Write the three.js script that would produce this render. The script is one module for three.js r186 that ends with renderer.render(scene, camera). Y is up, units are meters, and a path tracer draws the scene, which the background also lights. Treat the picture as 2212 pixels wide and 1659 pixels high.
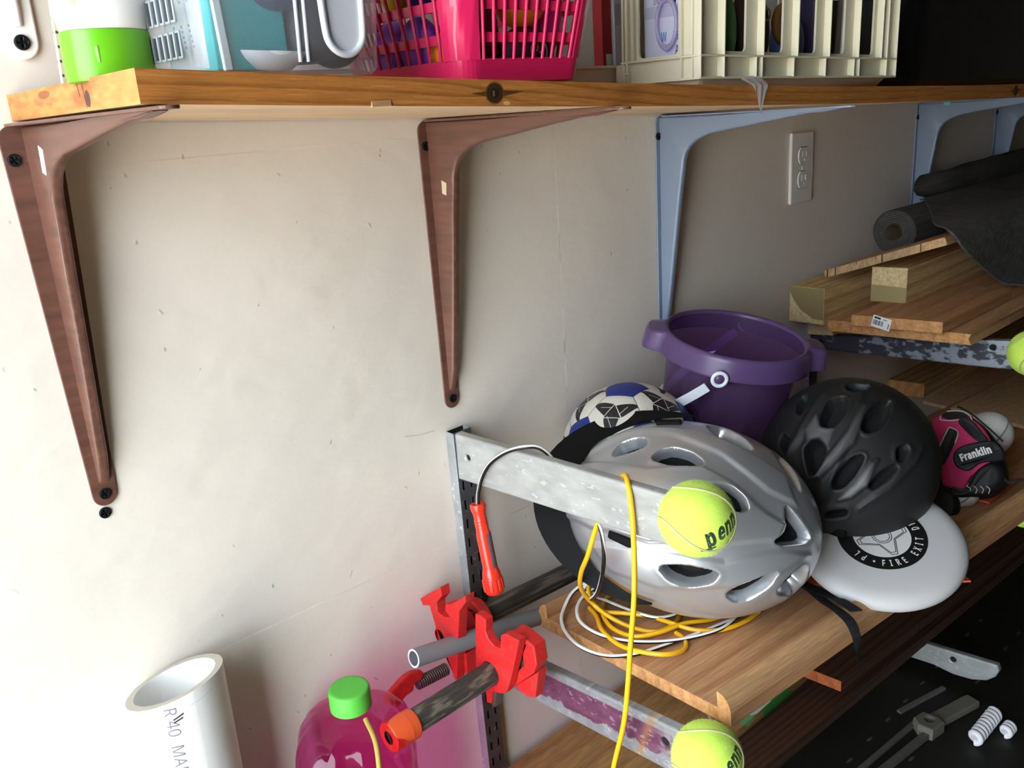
import * as THREE from 'three';
import { RoundedBoxGeometry } from 'three/addons/geometries/RoundedBoxGeometry.js';
import { mergeGeometries, mergeVertices, toCreasedNormals } from 'three/addons/utils/BufferGeometryUtils.js';

// ---------------------------------------------------------------- camera, sky, sun, exposure
const scene = new THREE.Scene();
const camera = new THREE.PerspectiveCamera(46.76, 2212 / 1659, 0.02, 60);
camera.position.set(-0.6101, 0.0313, 0.7939);
{
  const R = new THREE.Vector3(0.72868, -0.06674, 0.68159), U = new THREE.Vector3(0.24802, 0.9534, -0.17181), B = new THREE.Vector3(-0.63836, 0.29424, 0.71128);
  camera.quaternion.setFromRotationMatrix(new THREE.Matrix4().makeBasis(R, U, B));
}
scene.add(camera);
scene.background = new THREE.Color(0.80, 0.90, 1.0);
scene.backgroundIntensity = 11;
scene.environmentIntensity = 1;
const sun = new THREE.DirectionalLight(0xfff4e6, 28);
sun.position.set(-4.5, 9, 5.5); sun.target.position.set(-6, -1.4, 1.5);
sun.castShadow = true; sun.shadow.mapSize.set(2048, 2048);
Object.assign(sun.shadow.camera, { left: -9, right: 9, top: 9, bottom: -9, near: 0.5, far: 30 });
scene.add(sun, sun.target);
const renderer = new THREE.WebGLRenderer({ antialias: true });
renderer.toneMapping = THREE.LinearToneMapping;
renderer.toneMappingExposure = 1.0;
renderer.outputColorSpace = THREE.SRGBColorSpace;
renderer.shadowMap.enabled = true;

// ---------------------------------------------------------------- helpers
const V = (x, y, z) => new THREE.Vector3(x, y, z);
const used = new Map();
const numbered = (n) => { const k = used.get(n) ?? 0; used.set(n, k + 1); return k ? n + '_' + String(k).padStart(3, '0') : n; };
const mk = (g, m, name) => { const o = new THREE.Mesh(g, m); o.name = name; o.castShadow = o.receiveShadow = true; return o; };
function tag(o, label, category, group) { o.userData.label = label; o.userData.category = category; if (group) o.userData.group = group; return o; }
// a thing: a Group at the thing's base
function thing(name, label, category, base = [0, 0, 0], group, basis) {
  const o = new THREE.Group(); o.name = numbered(name); o.position.set(...base);
  if (basis) o.quaternion.setFromRotationMatrix(new THREE.Matrix4().makeBasis(...basis));
  scene.add(o); o.updateMatrixWorld(true);
  return tag(o, label, category, group);
}
const rootOf = (o) => { while (o.parent && o.parent !== scene) o = o.parent; return o; };
// part: geometry given in the thing's own axes; wpart: geometry given in world axes
function part(parent, name, g, m, label) { const o = mk(g, m, name); if (label) o.userData.label = label; parent.add(o); return o; }
function wpart(parent, name, g, m, label) {
  const r = rootOf(parent); r.updateMatrixWorld(true);
  g = g.clone().applyMatrix4(new THREE.Matrix4().copy(r.matrixWorld).invert());
  return part(parent, name, g, m, label);
}
function struct(name, g, m) { const o = mk(g, m, name); o.userData.kind = 'structure'; scene.add(o); return o; }
const merge = (...gs) => mergeGeometries(gs.flat().map((g) => { const q = g.index ? g.toNonIndexed() : g.clone(); for (const k of Object.keys(q.attributes)) if (!['position', 'normal', 'uv'].includes(k)) q.deleteAttribute(k); q.morphAttributes = {}; return q; }));
const box = (w, h, d, x = 0, y = 0, z = 0) => new THREE.BoxGeometry(w, h, d).translate(x, y, z);
const rbox = (w, h, d, r, x = 0, y = 0, z = 0, s = 2) => new RoundedBoxGeometry(w, h, d, s, r).translate(x, y, z);
const cyl = (r1, r2, h, n = 32, open = false) => new THREE.CylinderGeometry(r1, r2, h, n, 1, open);
const basisM = (o, x, y, z) => new THREE.Matrix4().makeBasis(x, y, z).setPosition(o);
const shapeOf = (pts) => new THREE.Shape(pts.map(([a, b]) => new THREE.Vector2(a, b)));
function extr(shape, depth, bevel = 0, seg = 2, curve = 12) {
  const g = new THREE.ExtrudeGeometry(shape, { depth: depth - 2 * bevel, bevelEnabled: bevel > 0, bevelThickness: bevel, bevelSize: bevel, bevelOffset: -bevel, bevelSegments: seg, curveSegments: curve, steps: 1 });
  return g.translate(0, 0, bevel);
}
// shape drawn in (z, y), extruded along x from x0
function extrX(pts, x0, depth, bevel = 0, holes = [], seg = 2) {
  const s = Array.isArray(pts) ? shapeOf(pts.map(([z, y]) => [-z, y])) : pts;
  for (const [z, y, r] of holes) { const h = new THREE.Path(); h.absarc(-z, y, r, 0, Math.PI * 2, true); s.holes.push(h); }
  return extr(s, depth, bevel, seg).rotateY(Math.PI / 2).translate(x0, 0, 0);
}
// shape drawn in (x, z), extruded up from y0
function extrY(pts, y0, depth, bevel = 0) { return extr(shapeOf(pts.map(([x, z]) => [x, -z])), depth, bevel).rotateX(-Math.PI / 2).translate(0, y0, 0); }
const smooth = (pts, n = 8, closed = false) => new THREE.CatmullRomCurve3(pts.map((p) => V(p[0], p[1], p[2] ?? 0)), closed, 'centripetal').getPoints(pts.length * n);
const smooth2 = (pts, n = 6, closed = false) => smooth(pts, n, closed).map((p) => [p.x, p.y]);
function tube(pts, r, n = 10, closed = false, k = 10) {
  return new THREE.TubeGeometry(new THREE.CatmullRomCurve3(pts.map((p) => V(...p)), closed, 'centripetal'), pts.length * k, r, n, closed);
}
function rod(a, b, r, n = 24, r2 = r, open = false) {
  const A = V(...a), B = V(...b), d = B.clone().sub(A);
  return new THREE.CylinderGeometry(r2, r, d.length(), n, 1, open).applyQuaternion(new THREE.Quaternion().setFromUnitVectors(V(0, 1, 0), d.clone().normalize())).translate(...A.add(B).multiplyScalar(0.5).toArray());
}
const lathe = (pts, n = 48) => new THREE.LatheGeometry(pts.map(([r, y]) => new THREE.Vector2(Math.max(r, 1e-5), y)), n);
// metre uv, grain along one axis: u runs along the grain; faces across the grain take (u, v) from the two other axes
function grainUV(g, along = 'x', off = [0, 0]) {
  g = g.index ? g.toNonIndexed() : g; const p = g.attributes.position, uv = new Float32Array(p.count * 2), a = V(), b = V(), c = V(), n = V();
  const ax = { x: 0, y: 1, z: 2 }[along], o1 = (ax + 1) % 3, o2 = (ax + 2) % 3;
  for (let i = 0; i < p.count; i += 3) {
    a.fromBufferAttribute(p, i); b.fromBufferAttribute(p, i + 1); c.fromBufferAttribute(p, i + 2);
    n.copy(b).sub(a).cross(c.clone().sub(a)); const N = n.toArray().map(Math.abs), k = N.indexOf(Math.max(...N));
    const [iu, iv] = k === ax ? [o1, o2] : k === o1 ? [ax, o2] : [ax, o1];
    [a, b, c].forEach((q, j) => { const e = q.toArray(); uv[(i + j) * 2] = e[iu] + off[0]; uv[(i + j) * 2 + 1] = e[iv] + off[1]; });
  }
  g.setAttribute('uv', new THREE.BufferAttribute(uv, 2));
  return g;
}
// two material slots: 0 along the grain, 1 on the cut ends
function endGroups(g, along = 'x') {
  g = g.index ? g.toNonIndexed() : g; const p = g.attributes.position, ax = { x: 0, y: 1, z: 2 }[along], order = [[], []], a = V(), b = V(), c = V();
  for (let i = 0; i < p.count; i += 3) {
    a.fromBufferAttribute(p, i); b.fromBufferAttribute(p, i + 1); c.fromBufferAttribute(p, i + 2);
    const n = b.clone().sub(a).cross(c.clone().sub(a)).normalize().toArray(); order[Math.abs(n[ax]) > 0.8 ? 1 : 0].push(i, i + 1, i + 2);
  }
  g.setIndex([...order[0], ...order[1]]); g.clearGroups(); g.addGroup(0, order[0].length, 0); g.addGroup(order[0].length, order[1].length, 1);
  return g;
}
// ---- computed textures
function hash(x, y, s) { let h = Math.imul(x, 374761393) ^ Math.imul(y, 668265263) ^ Math.imul(s, 2147483647); h = Math.imul(h ^ (h >>> 13), 1274126177); return ((h ^ (h >>> 16)) >>> 0) / 4294967296; }
function noise(x, y, s = 1) {
  const xi = Math.floor(x), yi = Math.floor(y), fx = x - xi, fy = y - yi, u = fx * fx * (3 - 2 * fx), w = fy * fy * (3 - 2 * fy);
  const a = hash(xi, yi, s), b = hash(xi + 1, yi, s), c = hash(xi, yi + 1, s), d = hash(xi + 1, yi + 1, s);
  return a + (b - a) * u + (c - a) * w + (a - b - c + d) * u * w;
}
const fbm = (x, y, s = 1, o = 4) => { let v = 0, a = 0.5; for (let i = 0; i < o; i++) { v += a * noise(x, y, s + i); x *= 2.03; y *= 2.03; a *= 0.5; } return v; };
const clamp = (x, a = 0, b = 1) => Math.min(b, Math.max(a, x)), sst = (a, b, x) => { x = clamp((x - a) / (b - a)); return x * x * (3 - 2 * x); };
const mix3 = (a, b, t) => a.map((v, i) => v + (b[i] - v) * t);
let rs = 7; const rand = () => { rs = (rs * 1664525 + 1013904223) >>> 0; return rs / 4294967296; };
function tex(w, h, f, srgb = true, rep) {
  const d = new Uint8Array(w * h * 4);
  for (let y = 0; y < h; y++) for (let x = 0; x < w; x++) { const c = f(x / w, y / h), i = (y * w + x) * 4; d[i] = clamp(c[0]) * 255; d[i + 1] = clamp(c[1]) * 255; d[i + 2] = clamp(c[2]) * 255; d[i + 3] = 255; }
  const t = new THREE.DataTexture(d, w, h); t.magFilter = THREE.LinearFilter; t.minFilter = THREE.LinearMipmapLinearFilter; t.generateMipmaps = true; t.wrapS = t.wrapT = THREE.RepeatWrapping;
  if (srgb) t.colorSpace = THREE.SRGBColorSpace; if (rep) t.repeat.set(...rep); t.needsUpdate = true; return t;
}
function ctex(w, h, draw, rep) {
  const c = document.createElement('canvas'); c.width = w; c.height = h; draw(c.getContext('2d'), w, h);
  const t = new THREE.CanvasTexture(c); t.colorSpace = THREE.SRGBColorSpace; t.wrapS = t.wrapT = THREE.RepeatWrapping; t.anisotropy = 8; if (rep) t.repeat.set(...rep); return t;
}
const std = (color, roughness = 0.6, metalness = 0, o = {}) => new THREE.MeshStandardMaterial({ color, roughness, metalness, ...o });
const phy = (color, roughness = 0.4, o = {}) => new THREE.MeshPhysicalMaterial({ color, roughness, ...o });
// wood: tile of 1 m along the grain by 0.25 m across
function woodTex({ base, dark, rings = 26, seed = 1, fibre = 0.10, wob = 0.5, w = 1024, h = 256, knots = [] }) {
  return tex(w, h, (u, v) => {
    let t = v + wob * 0.12 * (fbm(u * 2.2, v * 3, seed, 3) - 0.5); let kd = 0;
    for (const [ku, kv, kr] of knots) { const dx = (u - ku) / 3.2, dy = (v - kv) * 0.25, d = Math.hypot(dx, dy) / kr; t += Math.exp(-d * d) * 0.10 * Math.sign(v - kv || 1); kd = Math.max(kd, 1 - sst(0.4, 0.6, Math.hypot((u - ku) / 1.2, dy) / kr)); }
    const r = t * rings + 1.2 * noise(u * 1.5, v * 4, seed + 9), f = r - Math.floor(r), line = sst(0.35, 0.92, f) * (1 - sst(0.94, 1, f));
    const fib = (noise(u * 60, v * 420, seed + 3) - 0.5) * fibre * 2 + (noise(u * 12, v * 120, seed + 4) - 0.5) * fibre;
    let c = mix3(base, dark, line * 0.75 * (0.5 + noise(u * 3, v * 9, seed + 5)));
    c = c.map((x) => x * (1 + fib) * (0.93 + 0.14 * fbm(u * 3, v * 5, seed + 7)));
    return kd ? mix3(c, [0.22, 0.12, 0.07], kd) : c;
  }, true, [1, 4]);
}
const endTex = (base, dark, seed) => tex(256, 256, (u, v) => { const r = Math.hypot(u - 0.4, v + 1.2) * 11 + 1.2 * noise(u * 4, v * 4, seed), f = r - Math.floor(r); return mix3(base, dark, 0.45 * sst(0.2, 0.85, f) * (1 - sst(0.85, 1, f))).map((x) => x * (0.9 + 0.2 * noise(u * 90, v * 90, seed + 2))); }, true, [4, 4]);
const wood = (o, rough = 0.75) => std(0xffffff, rough, 0, { map: woodTex(o) });
const speck = (base, spot, seed, n = 1, extra) => tex(512, 256, (u, v) => {
  const m = fbm(u * 14, v * 7, seed), s = sst(0.74, 0.82, noise(u * 70, v * 35, seed + 3) * 0.6 + noise(u * 22, v * 11, seed + 4) * 0.4) * n;
  let c = mix3(base.map((x) => x * (0.88 + 0.24 * m)), spot, s); return extra ? extra(c, u, v) : c;
});
// ---------------------------------------------------------------- the room
const wallTex = ctex(2048, 1228, (g, w, h) => {
  const img = g.createImageData(w, h);
  for (let y = 0; y < h; y++) for (let x = 0; x < w; x++) {
    const n = fbm(x / 160, y / 160, 31, 4), f = noise(x / 3, y / 3, 35), k = 0.965 + 0.05 * n + 0.012 * (f - 0.5), i = (y * w + x) * 4;
    img.data[i] = 228 * k; img.data[i + 1] = 220 * k; img.data[i + 2] = 208 * k; img.data[i + 3] = 255;
  }
  g.putImageData(img, 0, 0);
  const X = (x) => (x + 0.6) / 2 * w, Y = (y) => (0.25 - y) / 1.2 * h;
  const marks = [[-0.314,-0.121,5],[-0.179,-0.013,5],[-0.270,0.011,4],[-0.059,0,7],[-0.06,-0.005,3],[0.139,-0.017,6],[0.081,-0.006,6],[0.336,-0.082,4],[0.336,-0.015,4],[0.299,-0.163,6],[-0.141,-0.172,3],[-0.082,-0.074,7],[-0.288,-0.181,3],[-0.429,-0.164,4],[-0.317,-0.155,4],[-0.162,-0.293,5],[-0.252,-0.426,4],[-0.479,-0.331,8]];
  const marks2 = [[-0.159,-0.452,8],[-0.053,-0.366,8],[-0.073,-0.377,6],[-0.015,-0.367,4],[0.11,-0.482,4],[0.123,-0.533,4],[-0.324,-0.057,4],[-0.419,-0.027,4],[-0.448,-0.142,4],[-0.198,-0.537,4],[-0.145,-0.597,8],[-0.236,-0.57,4],[-0.247,-0.585,4],[-0.303,-0.574,3],[0.966,-0.112,5],[1.016,-0.079,4],[0.596,-0.082,4],[0.61,-0.198,3]];
  const marks3 = [[0.761,-0.465,7],[0.733,-0.458,5],[0.107,-0.039,3],[0.378,-0.025,4],[-0.22,-0.133,3],[-0.323,0,4],[-0.337,-0.009,3],[-0.332,0.027,6],[-0.31,-0.434,3],[-0.167,-0.06,3],[-0.286,-0.366,3]];
  for (const [x, y, s] of [...marks, ...marks2, ...marks3]) {
    g.save(); g.translate(X(x), Y(y)); g.rotate(0.6 + rand() * 1.6); const dk = (s > 5 ? 0.2 : 0.3) + rand() * 0.15;
    g.fillStyle = `rgba(${60 + rand() * 40 | 0},${50 + rand() * 30 | 0},${38 + rand() * 20 | 0},${dk})`; g.beginPath(); g.ellipse(0, 0, s * (0.3 + 0.35 * rand()), 0.5 + rand() * 0.7, 0, 0, 7); g.fill();
    g.fillStyle = 'rgba(255,252,245,0.5)'; g.beginPath(); g.ellipse(-1, 1.6, s * 0.3, 0.7, 0, 0, 7); g.fill(); g.restore();
  }
  g.strokeStyle = 'rgba(120,105,85,0.35)'; g.lineWidth = 1.2; g.beginPath(); g.moveTo(X(-0.067), Y(-0.316)); g.lineTo(X(-0.047), Y(-0.3202)); g.lineTo(X(-0.024), Y(-0.3216)); g.stroke();
  for (let i = 0; i < 170; i++) { g.fillStyle = `rgba(120,105,85,${0.05 + rand() * 0.16})`; g.beginPath(); g.ellipse(rand() * w, rand() * h, 0.6 + rand() * 1.6, 0.5 + rand(), rand() * 3, 0, 7); g.fill(); }
  for (let i = 0; i < 26; i++) { const x = rand() * w, y = rand() * h; g.fillStyle = `rgba(140,120,92,${0.01 + rand() * 0.02})`; g.beginPath(); g.ellipse(x, y, 20 + rand() * 70, 8 + rand() * 18, rand() * 3, 0, 7); g.fill(); }
});
const M = {};
M.wall = std(0xffffff, 0.62, 0, { map: wallTex, bumpMap: tex(512, 512, (u, v) => { const n = fbm(u * 24, v * 24, 5, 4); return [n, n, n]; }, false, [2.5, 2.5]), bumpScale: 0.0012 });
{
  const g = box(6.4, 2.9, 0.12, 1.6, -0.05, -0.06), p = g.attributes.position, uv = g.attributes.uv;
  for (let i = 0; i < p.count; i++) uv.setXY(i, (p.getX(i) + 0.6) / 2, (p.getY(i) + 0.95) / 1.2);
  struct('wall_back', g, M.wall);
}
M.room = std(new THREE.Color(0.13, 0.11, 0.08), 0.9); M.concrete = std(new THREE.Color(0.16, 0.15, 0.13), 0.9);
struct('floor', box(5.5, 0.1, 4.5, 1.6, -1.45, 2.15), M.concrete);
struct('ceiling', box(5.8, 0.12, 4.5, 1.6, 1.16, 2.15), M.room);
struct('wall_right', box(0.12, 2.5, 4.3, 4.26, -0.15, 2.15), M.room);
struct('wall_front', box(5.5, 2.5, 0.12, 1.6, -0.15, 4.3), M.room);
struct('wall_left', merge(box(0.14, 2.5, 0.12, -1.13, -0.15, 0.06), box(0.14, 2.5, 3.22, -1.13, -0.15, 2.63), box(0.14, 0.3, 0.9, -1.13, 0.95, 0.57)), M.room);
struct('ground', box(40, 0.1, 40, -21.2, -1.46, 2), std(new THREE.Color(0.46, 0.44, 0.40), 0.9));

// ---------------------------------------------------------------- wood
M.shelfTop = wood({ base: [0.80, 0.56, 0.34], dark: [0.62, 0.38, 0.19], rings: 20, seed: 3 });
M.under = wood({ base: [0.86, 0.74, 0.60], dark: [0.78, 0.62, 0.47], rings: 18, seed: 12 });
M.pine = wood({ base: [0.78, 0.60, 0.42], dark: [0.70, 0.51, 0.34], rings: 8, seed: 21 });
M.pine2 = wood({ base: [0.74, 0.55, 0.38], dark: [0.66, 0.46, 0.30], rings: 8, seed: 41, wob: 1.2 });
M.pale = wood({ base: [0.84, 0.72, 0.50], dark: [0.72, 0.57, 0.36], rings: 12, seed: 55 });
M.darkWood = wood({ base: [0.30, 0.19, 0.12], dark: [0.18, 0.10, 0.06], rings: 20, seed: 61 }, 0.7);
M.ply = std(0xffffff, 0.85, 0, { map: tex(256, 256, (u, v) => { const n = fbm(u * 40, v * 40, 71); return [0.72 * (0.85 + 0.3 * n), 0.56 * (0.85 + 0.3 * n), 0.38 * (0.85 + 0.3 * n)]; }) });
M.endPine = std(0xffffff, 0.85, 0, { map: endTex([0.78, 0.57, 0.36], [0.66, 0.44, 0.26], 4) });
M.endPale = std(0xffffff, 0.85, 0, { map: endTex([0.80, 0.72, 0.54], [0.76, 0.66, 0.46], 14) });
M.endBrown = std(0xffffff, 0.85, 0, { map: endTex([0.62, 0.33, 0.15], [0.42, 0.20, 0.09], 24) });

// ---------------------------------------------------------------- the long shelf board, sagging to the right
const shelfY = (x) => 0.0287 - 0.0445 * x + 0.0129 * x * x, ST = 0.0195, shelfTopY = (x) => shelfY(x) + ST;
{
  const t = thing('shelf_board', 'long orange-stained pine wall shelf carrying the bins, basket and crate', 'shelf', [-0.4, shelfY(-0.4), 0.13]);
  const X0 = -0.4015, L = 2.75, N = 60;
  const edgeTex = ctex(2048, 64, (g, w, h) => {
    const img = g.createImageData(w, h);
    for (let y = 0; y < h; y++) for (let x = 0; x < w; x++) {
      const u = x / w * 1.1, v = y / h, kx = (u - 0.272) / 0.02, bend = Math.exp(-kx * kx) * 0.16 * Math.sign(v - 0.5), s = v + 0.35 * Math.sin(u * 5.5 + 1) + 0.3 * fbm(u * 5, v * 0.6, 91, 2) - u * 0.9 + bend;
      const r = s * 2.3, f = r - Math.floor(r), line = sst(0.55, 0.93, f) * (1 - sst(0.95, 1, f)), n = (noise(u * 70, v * 36, 92) - 0.5) * 0.14 + (noise(u * 240, v * 50, 93) - 0.5) * 0.1;
      let c = mix3([0.70, 0.45, 0.21], [0.53, 0.31, 0.12], line * 0.6).map((q) => q * (1 + n)); if (noise(u * 30, v * 12, 97) > 0.82) c = mix3(c, [0.84, 0.60, 0.34], 0.35);
      const st = fbm(u * 16, v * 3, 98); if (st > 0.6) c = mix3(c, [0.42, 0.24, 0.14], (st - 0.6) * 1.6);
      const i = (y * w + x) * 4; img.data[i] = c[0] * 255; img.data[i + 1] = c[1] * 255; img.data[i + 2] = c[2] * 255; img.data[i + 3] = 255;
    }
    g.putImageData(img, 0, 0); const kx = 0.272 / 1.1 * w;
    g.fillStyle = '#5a3414'; g.beginPath(); g.moveTo(kx - 44, 34); g.lineTo(kx, 24); g.lineTo(kx + 60, 26); g.lineTo(kx, 44); g.fill();
    for (const [r, c] of [[1, '#6b4420'], [0.86, '#32200f'], [0.7, '#3d2813'], [0.45, '#241608']]) { g.fillStyle = c; g.beginPath(); g.ellipse(kx, 32, 18 * r, 27 * r, 0.1, 0, 7); g.fill(); }
    g.fillStyle = '#7a5a36'; g.fillRect(kx - 4, 26, 4, 14); g.fillStyle = '#d9ae6c'; g.beginPath(); g.ellipse(kx + 22, 56, 7, 5, 0, 0, 7); g.fill();
  });
  M.shelfEdge = std(0xffffff, 0.5, 0, { map: edgeTex });
  M.shelfEnd = std(0xffffff, 0.8, 0, { map: ctex(512, 64, (g, w, h) => {
    const img = g.createImageData(w, h);
    for (let y = 0; y < h; y++) for (let x = 0; x < w; x++) { const u = x / w, v = y / h, n = fbm(u * 26, v * 5, 101, 4), m = fbm(u * 7 + v, v * 3 - u * 2, 103, 3), c = mix3([0.74, 0.50, 0.27], [0.56, 0.32, 0.18], clamp((m - 0.38) * 3) * sst(0.98, 0.72, u) * 0.8).map((q) => q * (0.85 + 0.3 * n)), i = (y * w + x) * 4; for (let k = 0; k < 3; k++) img.data[i + k] = c[k] * 255; img.data[i + 3] = 255; }
    g.putImageData(img, 0, 0); g.strokeStyle = 'rgba(70,40,24,.8)'; g.lineWidth = 3; g.beginPath(); g.moveTo(318, 4); g.lineTo(322, 34); g.moveTo(336, 6); g.lineTo(340, 58); g.stroke(); g.fillStyle = 'rgba(60,42,40,.85)'; g.beginPath(); g.ellipse(348, 40, 9, 17, 0, 0, 7); g.fill(); g.fillStyle = 'rgba(110,60,35,.6)'; g.beginPath(); g.ellipse(180, 16, 26, 9, 0, 0, 7); g.fill();
  }) });
  const g = new THREE.BoxGeometry(L, ST, 0.26, N, 1, 2).translate(X0 + L / 2, ST / 2, 0.132), p = g.attributes.position, uv = g.attributes.uv, nr = g.attributes.normal;
  for (let i = 0; i < p.count; i++) {
    const x = p.getX(i), y = p.getY(i), z = p.getZ(i), n = [nr.getX(i), nr.getY(i), nr.getZ(i)];
    if (Math.abs(n[2]) > 0.5) uv.setXY(i, (x - X0) / 1.1, y / ST); else if (Math.abs(n[0]) > 0.5) uv.setXY(i, z / 0.262, y / ST); else uv.setXY(i, x, z);
    p.setY(i, y + shelfY(x));
  }
  // box groups: +x, -x, +y, -y, +z, -z
  const o = wpart(t, 'plank', g, M.shelfTop); o.material = [M.shelfEnd, M.shelfEnd, M.shelfTop, M.under, M.shelfEdge, M.shelfEdge];
  const sp = merge(extrX([[0.2605, 0], [0.2632, 0], [0.2626, 0.004]], -0.008, 0.016).translate(-0.236, shelfY(-0.24) - 0.0006, 0));
  wpart(t, 'splinter', grainUV(sp), M.pine);
}

// ---------------------------------------------------------------- screws
M.blackMetal = std(0x1d1d20, 0.45, 0.6); M.slot = std(0x050505, 0.9);
function screwGeo(r) {
  const s = new THREE.Shape(); s.absarc(0, 0, r, 0, Math.PI * 2);
  const a = r * 0.62, b = r * 0.13, h = new THREE.Path(); [[-b, a], [-b, b], [-a, b], [-a, -b], [-b, -b], [-b, -a], [b, -a], [b, -b], [a, -b], [a, b], [b, b], [b, a]].forEach(([x, y], i) => (i ? h.lineTo(x, y) : h.moveTo(x, y))); h.closePath(); s.holes.push(h);
  return merge(new THREE.ExtrudeGeometry(s, { depth: r * 0.22, bevelEnabled: true, bevelThickness: r * 0.14, bevelSize: r * 0.1, bevelOffset: -r * 0.1, bevelSegments: 2, curveSegments: 16 }));
}
function screw(parent, x, y, z, r, m = M.blackMetal) {
  const s = part(parent, 'screw', screwGeo(r).rotateZ(0.5).translate(x, y, z), m); part(s, 'recess', new THREE.CircleGeometry(r * 0.8, 20).translate(x, y, z + 0.0001), M.slot); return s;
}

// ---------------------------------------------------------------- shelf brackets
function bracketMat(c, seed, metal) {
  return std(0xffffff, 0.36, metal, { map: tex(256, 512, (u, v) => { const n = fbm(u * 60, v * 10, seed, 3), m = noise(u * 6, v * 6, seed + 3); return c.map((q) => q * (0.8 + 0.34 * n + 0.08 * m)); }, true, [4, 2.5]) });
}
M.brown = bracketMat([0.40, 0.27, 0.225], 111, 0); M.blue = std(0x7f8ca0, 0.42, 0.1, { bumpMap: tex(64, 64, (u, v) => { const n = noise(u * 60, v * 60, 118); return [n, n, n]; }, false, [20, 20]), bumpScale: 0.0001 });
const gusset = [[0.0012, 0.0252], [0.24, 0.0252], [0.268, 0.0248], [0.262, 0.0238], [0.2239, 0.0203], [0.1698, 0.0132], [0.1167, 0.0056], [0.0884, 0.0020], [0.0725, -0.0026], [0.0610, -0.0080], [0.0520, -0.0145], [0.0462, -0.0225], [0.0430, -0.0320], [0.0415, -0.0440], [0.0345, -0.0909], [0.0203, -0.1965], [0.0127, -0.2527], [0.0060, -0.274], [0.0012, -0.283]];
const taper = (w0, w1, l, top, bx = 0, n = 12) => { const o = [], R = 0.011; for (let i = 0; i <= n; i++) { const a = Math.PI * i / n; o.push([bx - w1 * Math.cos(a), -l + w1 - w1 * Math.sin(a)]); } for (let i = 0; i <= 6; i++) { const a = Math.PI / 2 * i / 6; o.push([w0 - R + R * Math.cos(a), top - R + R * Math.sin(a)]); } for (let i = 0; i <= 6; i++) { const a = Math.PI / 2 * (1 + i / 6); o.push([-w0 + R + R * Math.cos(a), top - R + R * Math.sin(a)]); } return o; };
function bracket(x, y, mat, hw, su, label, stickers) {
  const b = thing('shelf_bracket', label, 'bracket', [x, y, 0], 'steel brackets under the long shelf'), W = hw, w1 = 0.0104;
  const rib = part(b, 'rib', grainUV(toCreasedNormals(extrX(gusset, -0.0052, 0.0104, 0.0038, [], 5), 0.6), 'y'), mat);
  part(b, 'wall_flange', grainUV(extr(shapeOf(taper(W, w1, 0.3005, 0.0262, -0.002)), 0.0024, 0.0006).translate(0, 0, 0.0004), 'y'), mat);
  part(b, 'shelf_flange', grainUV(extr(shapeOf(taper(W * 0.85, 0.007, 0.282, -0.004)), 0.0022, 0.0006).rotateX(-Math.PI / 2).translate(0, 0.0252, 0), 'z'), mat);
  screw(b, su, 0, 0.0028, 0.0050); screw(b, -0.002, -0.289, 0.0028, 0.0050);
  for (const [nm, g, m] of stickers) part(rib, nm, g, m);
}
M.sticker = std(0xf4f1ea, 0.7); M.tan = std(0xc9b59a, 0.8); M.teal = std(0x6fc9b4, 0.6);
const chip = (pts, x) => extrX(pts, x, 0.0008);
bracket(-0.392, 0.0195, M.brown, 0.0225, -0.0145, 'brown woodgrain steel bracket at the left end of the shelf, with a torn white sticker', [['sticker', chip([[0.040, 0.010], [0.048, 0.007], [0.0445, -0.012], [0.0375, -0.010]], -0.0058), M.sticker]]);
bracket(0.006, 0, M.brown, 0.0155, -0.0075, 'brown woodgrain steel bracket under the pink basket, left of the blue-grey brackets', [['price_tag', chip([[0.023, -0.036], [0.031, -0.039], [0.029, -0.052], [0.0225, -0.05]], -0.0058), M.tan]]);
bracket(0.4095, -0.017, M.blue, 0.0125, -0.008, 'blue-grey steel bracket left of the wall outlet, running down behind the purple bucket', []);
bracket(1.23, -0.0358, M.blue, 0.0125, -0.008, 'blue-grey steel bracket right of the wall outlet with a small teal tab at its top', [['tab', chip([[0.05, 0.027], [0.062, 0.027], [0.062, 0.02], [0.05, 0.021]], -0.0060), M.teal]]);
bracket(1.644, -0.0472, M.blue, 0.0125, -0.008, 'blue-grey steel bracket farthest right, above the dark fabric roll', []);
{
  const t = thing('screw', 'black cross-head screw alone in the wall below the left brown bracket', 'screw', [-0.3966, -0.2879, 0]);
  part(t, 'screw_head', screwGeo(0.0052).rotateZ(0.3), M.blackMetal); part(t, 'recess', new THREE.CircleGeometry(0.0042, 20).translate(0, 0, 0.0001), M.slot);
}
// ---------------------------------------------------------------- bottom end of the white bracket at the top left
M.whitePlastic = phy(0xf2f0ec, 0.35);
{
  const t = thing('white_bracket', 'white bracket end with a black screw, on the wall above the shelf', 'bracket', [-0.383, 0.106, 0]);
  const o = []; for (let i = 0; i <= 14; i++) { const a = Math.PI * i / 14; o.push([-0.0125 * Math.cos(a), -0.0125 * Math.sin(a)]); } o.push([0.013, 0.1], [-0.022, 0.1]);
  part(t, 'plate', extr(shapeOf(o), 0.004, 0.0014), M.whitePlastic);
  part(t, 'rib', tube([[-0.0045, 0.1, 0.006], [-0.0005, 0.03, 0.006], [0.0, 0.012, 0.0035]], 0.0035), M.whitePlastic);
  part(t, 'screw', screwGeo(0.0058).translate(0, 0, 0.004), M.blackMetal); part(t, 'recess', new THREE.CircleGeometry(0.0045, 20).translate(0, 0, 0.0041), M.slot);
}
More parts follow.
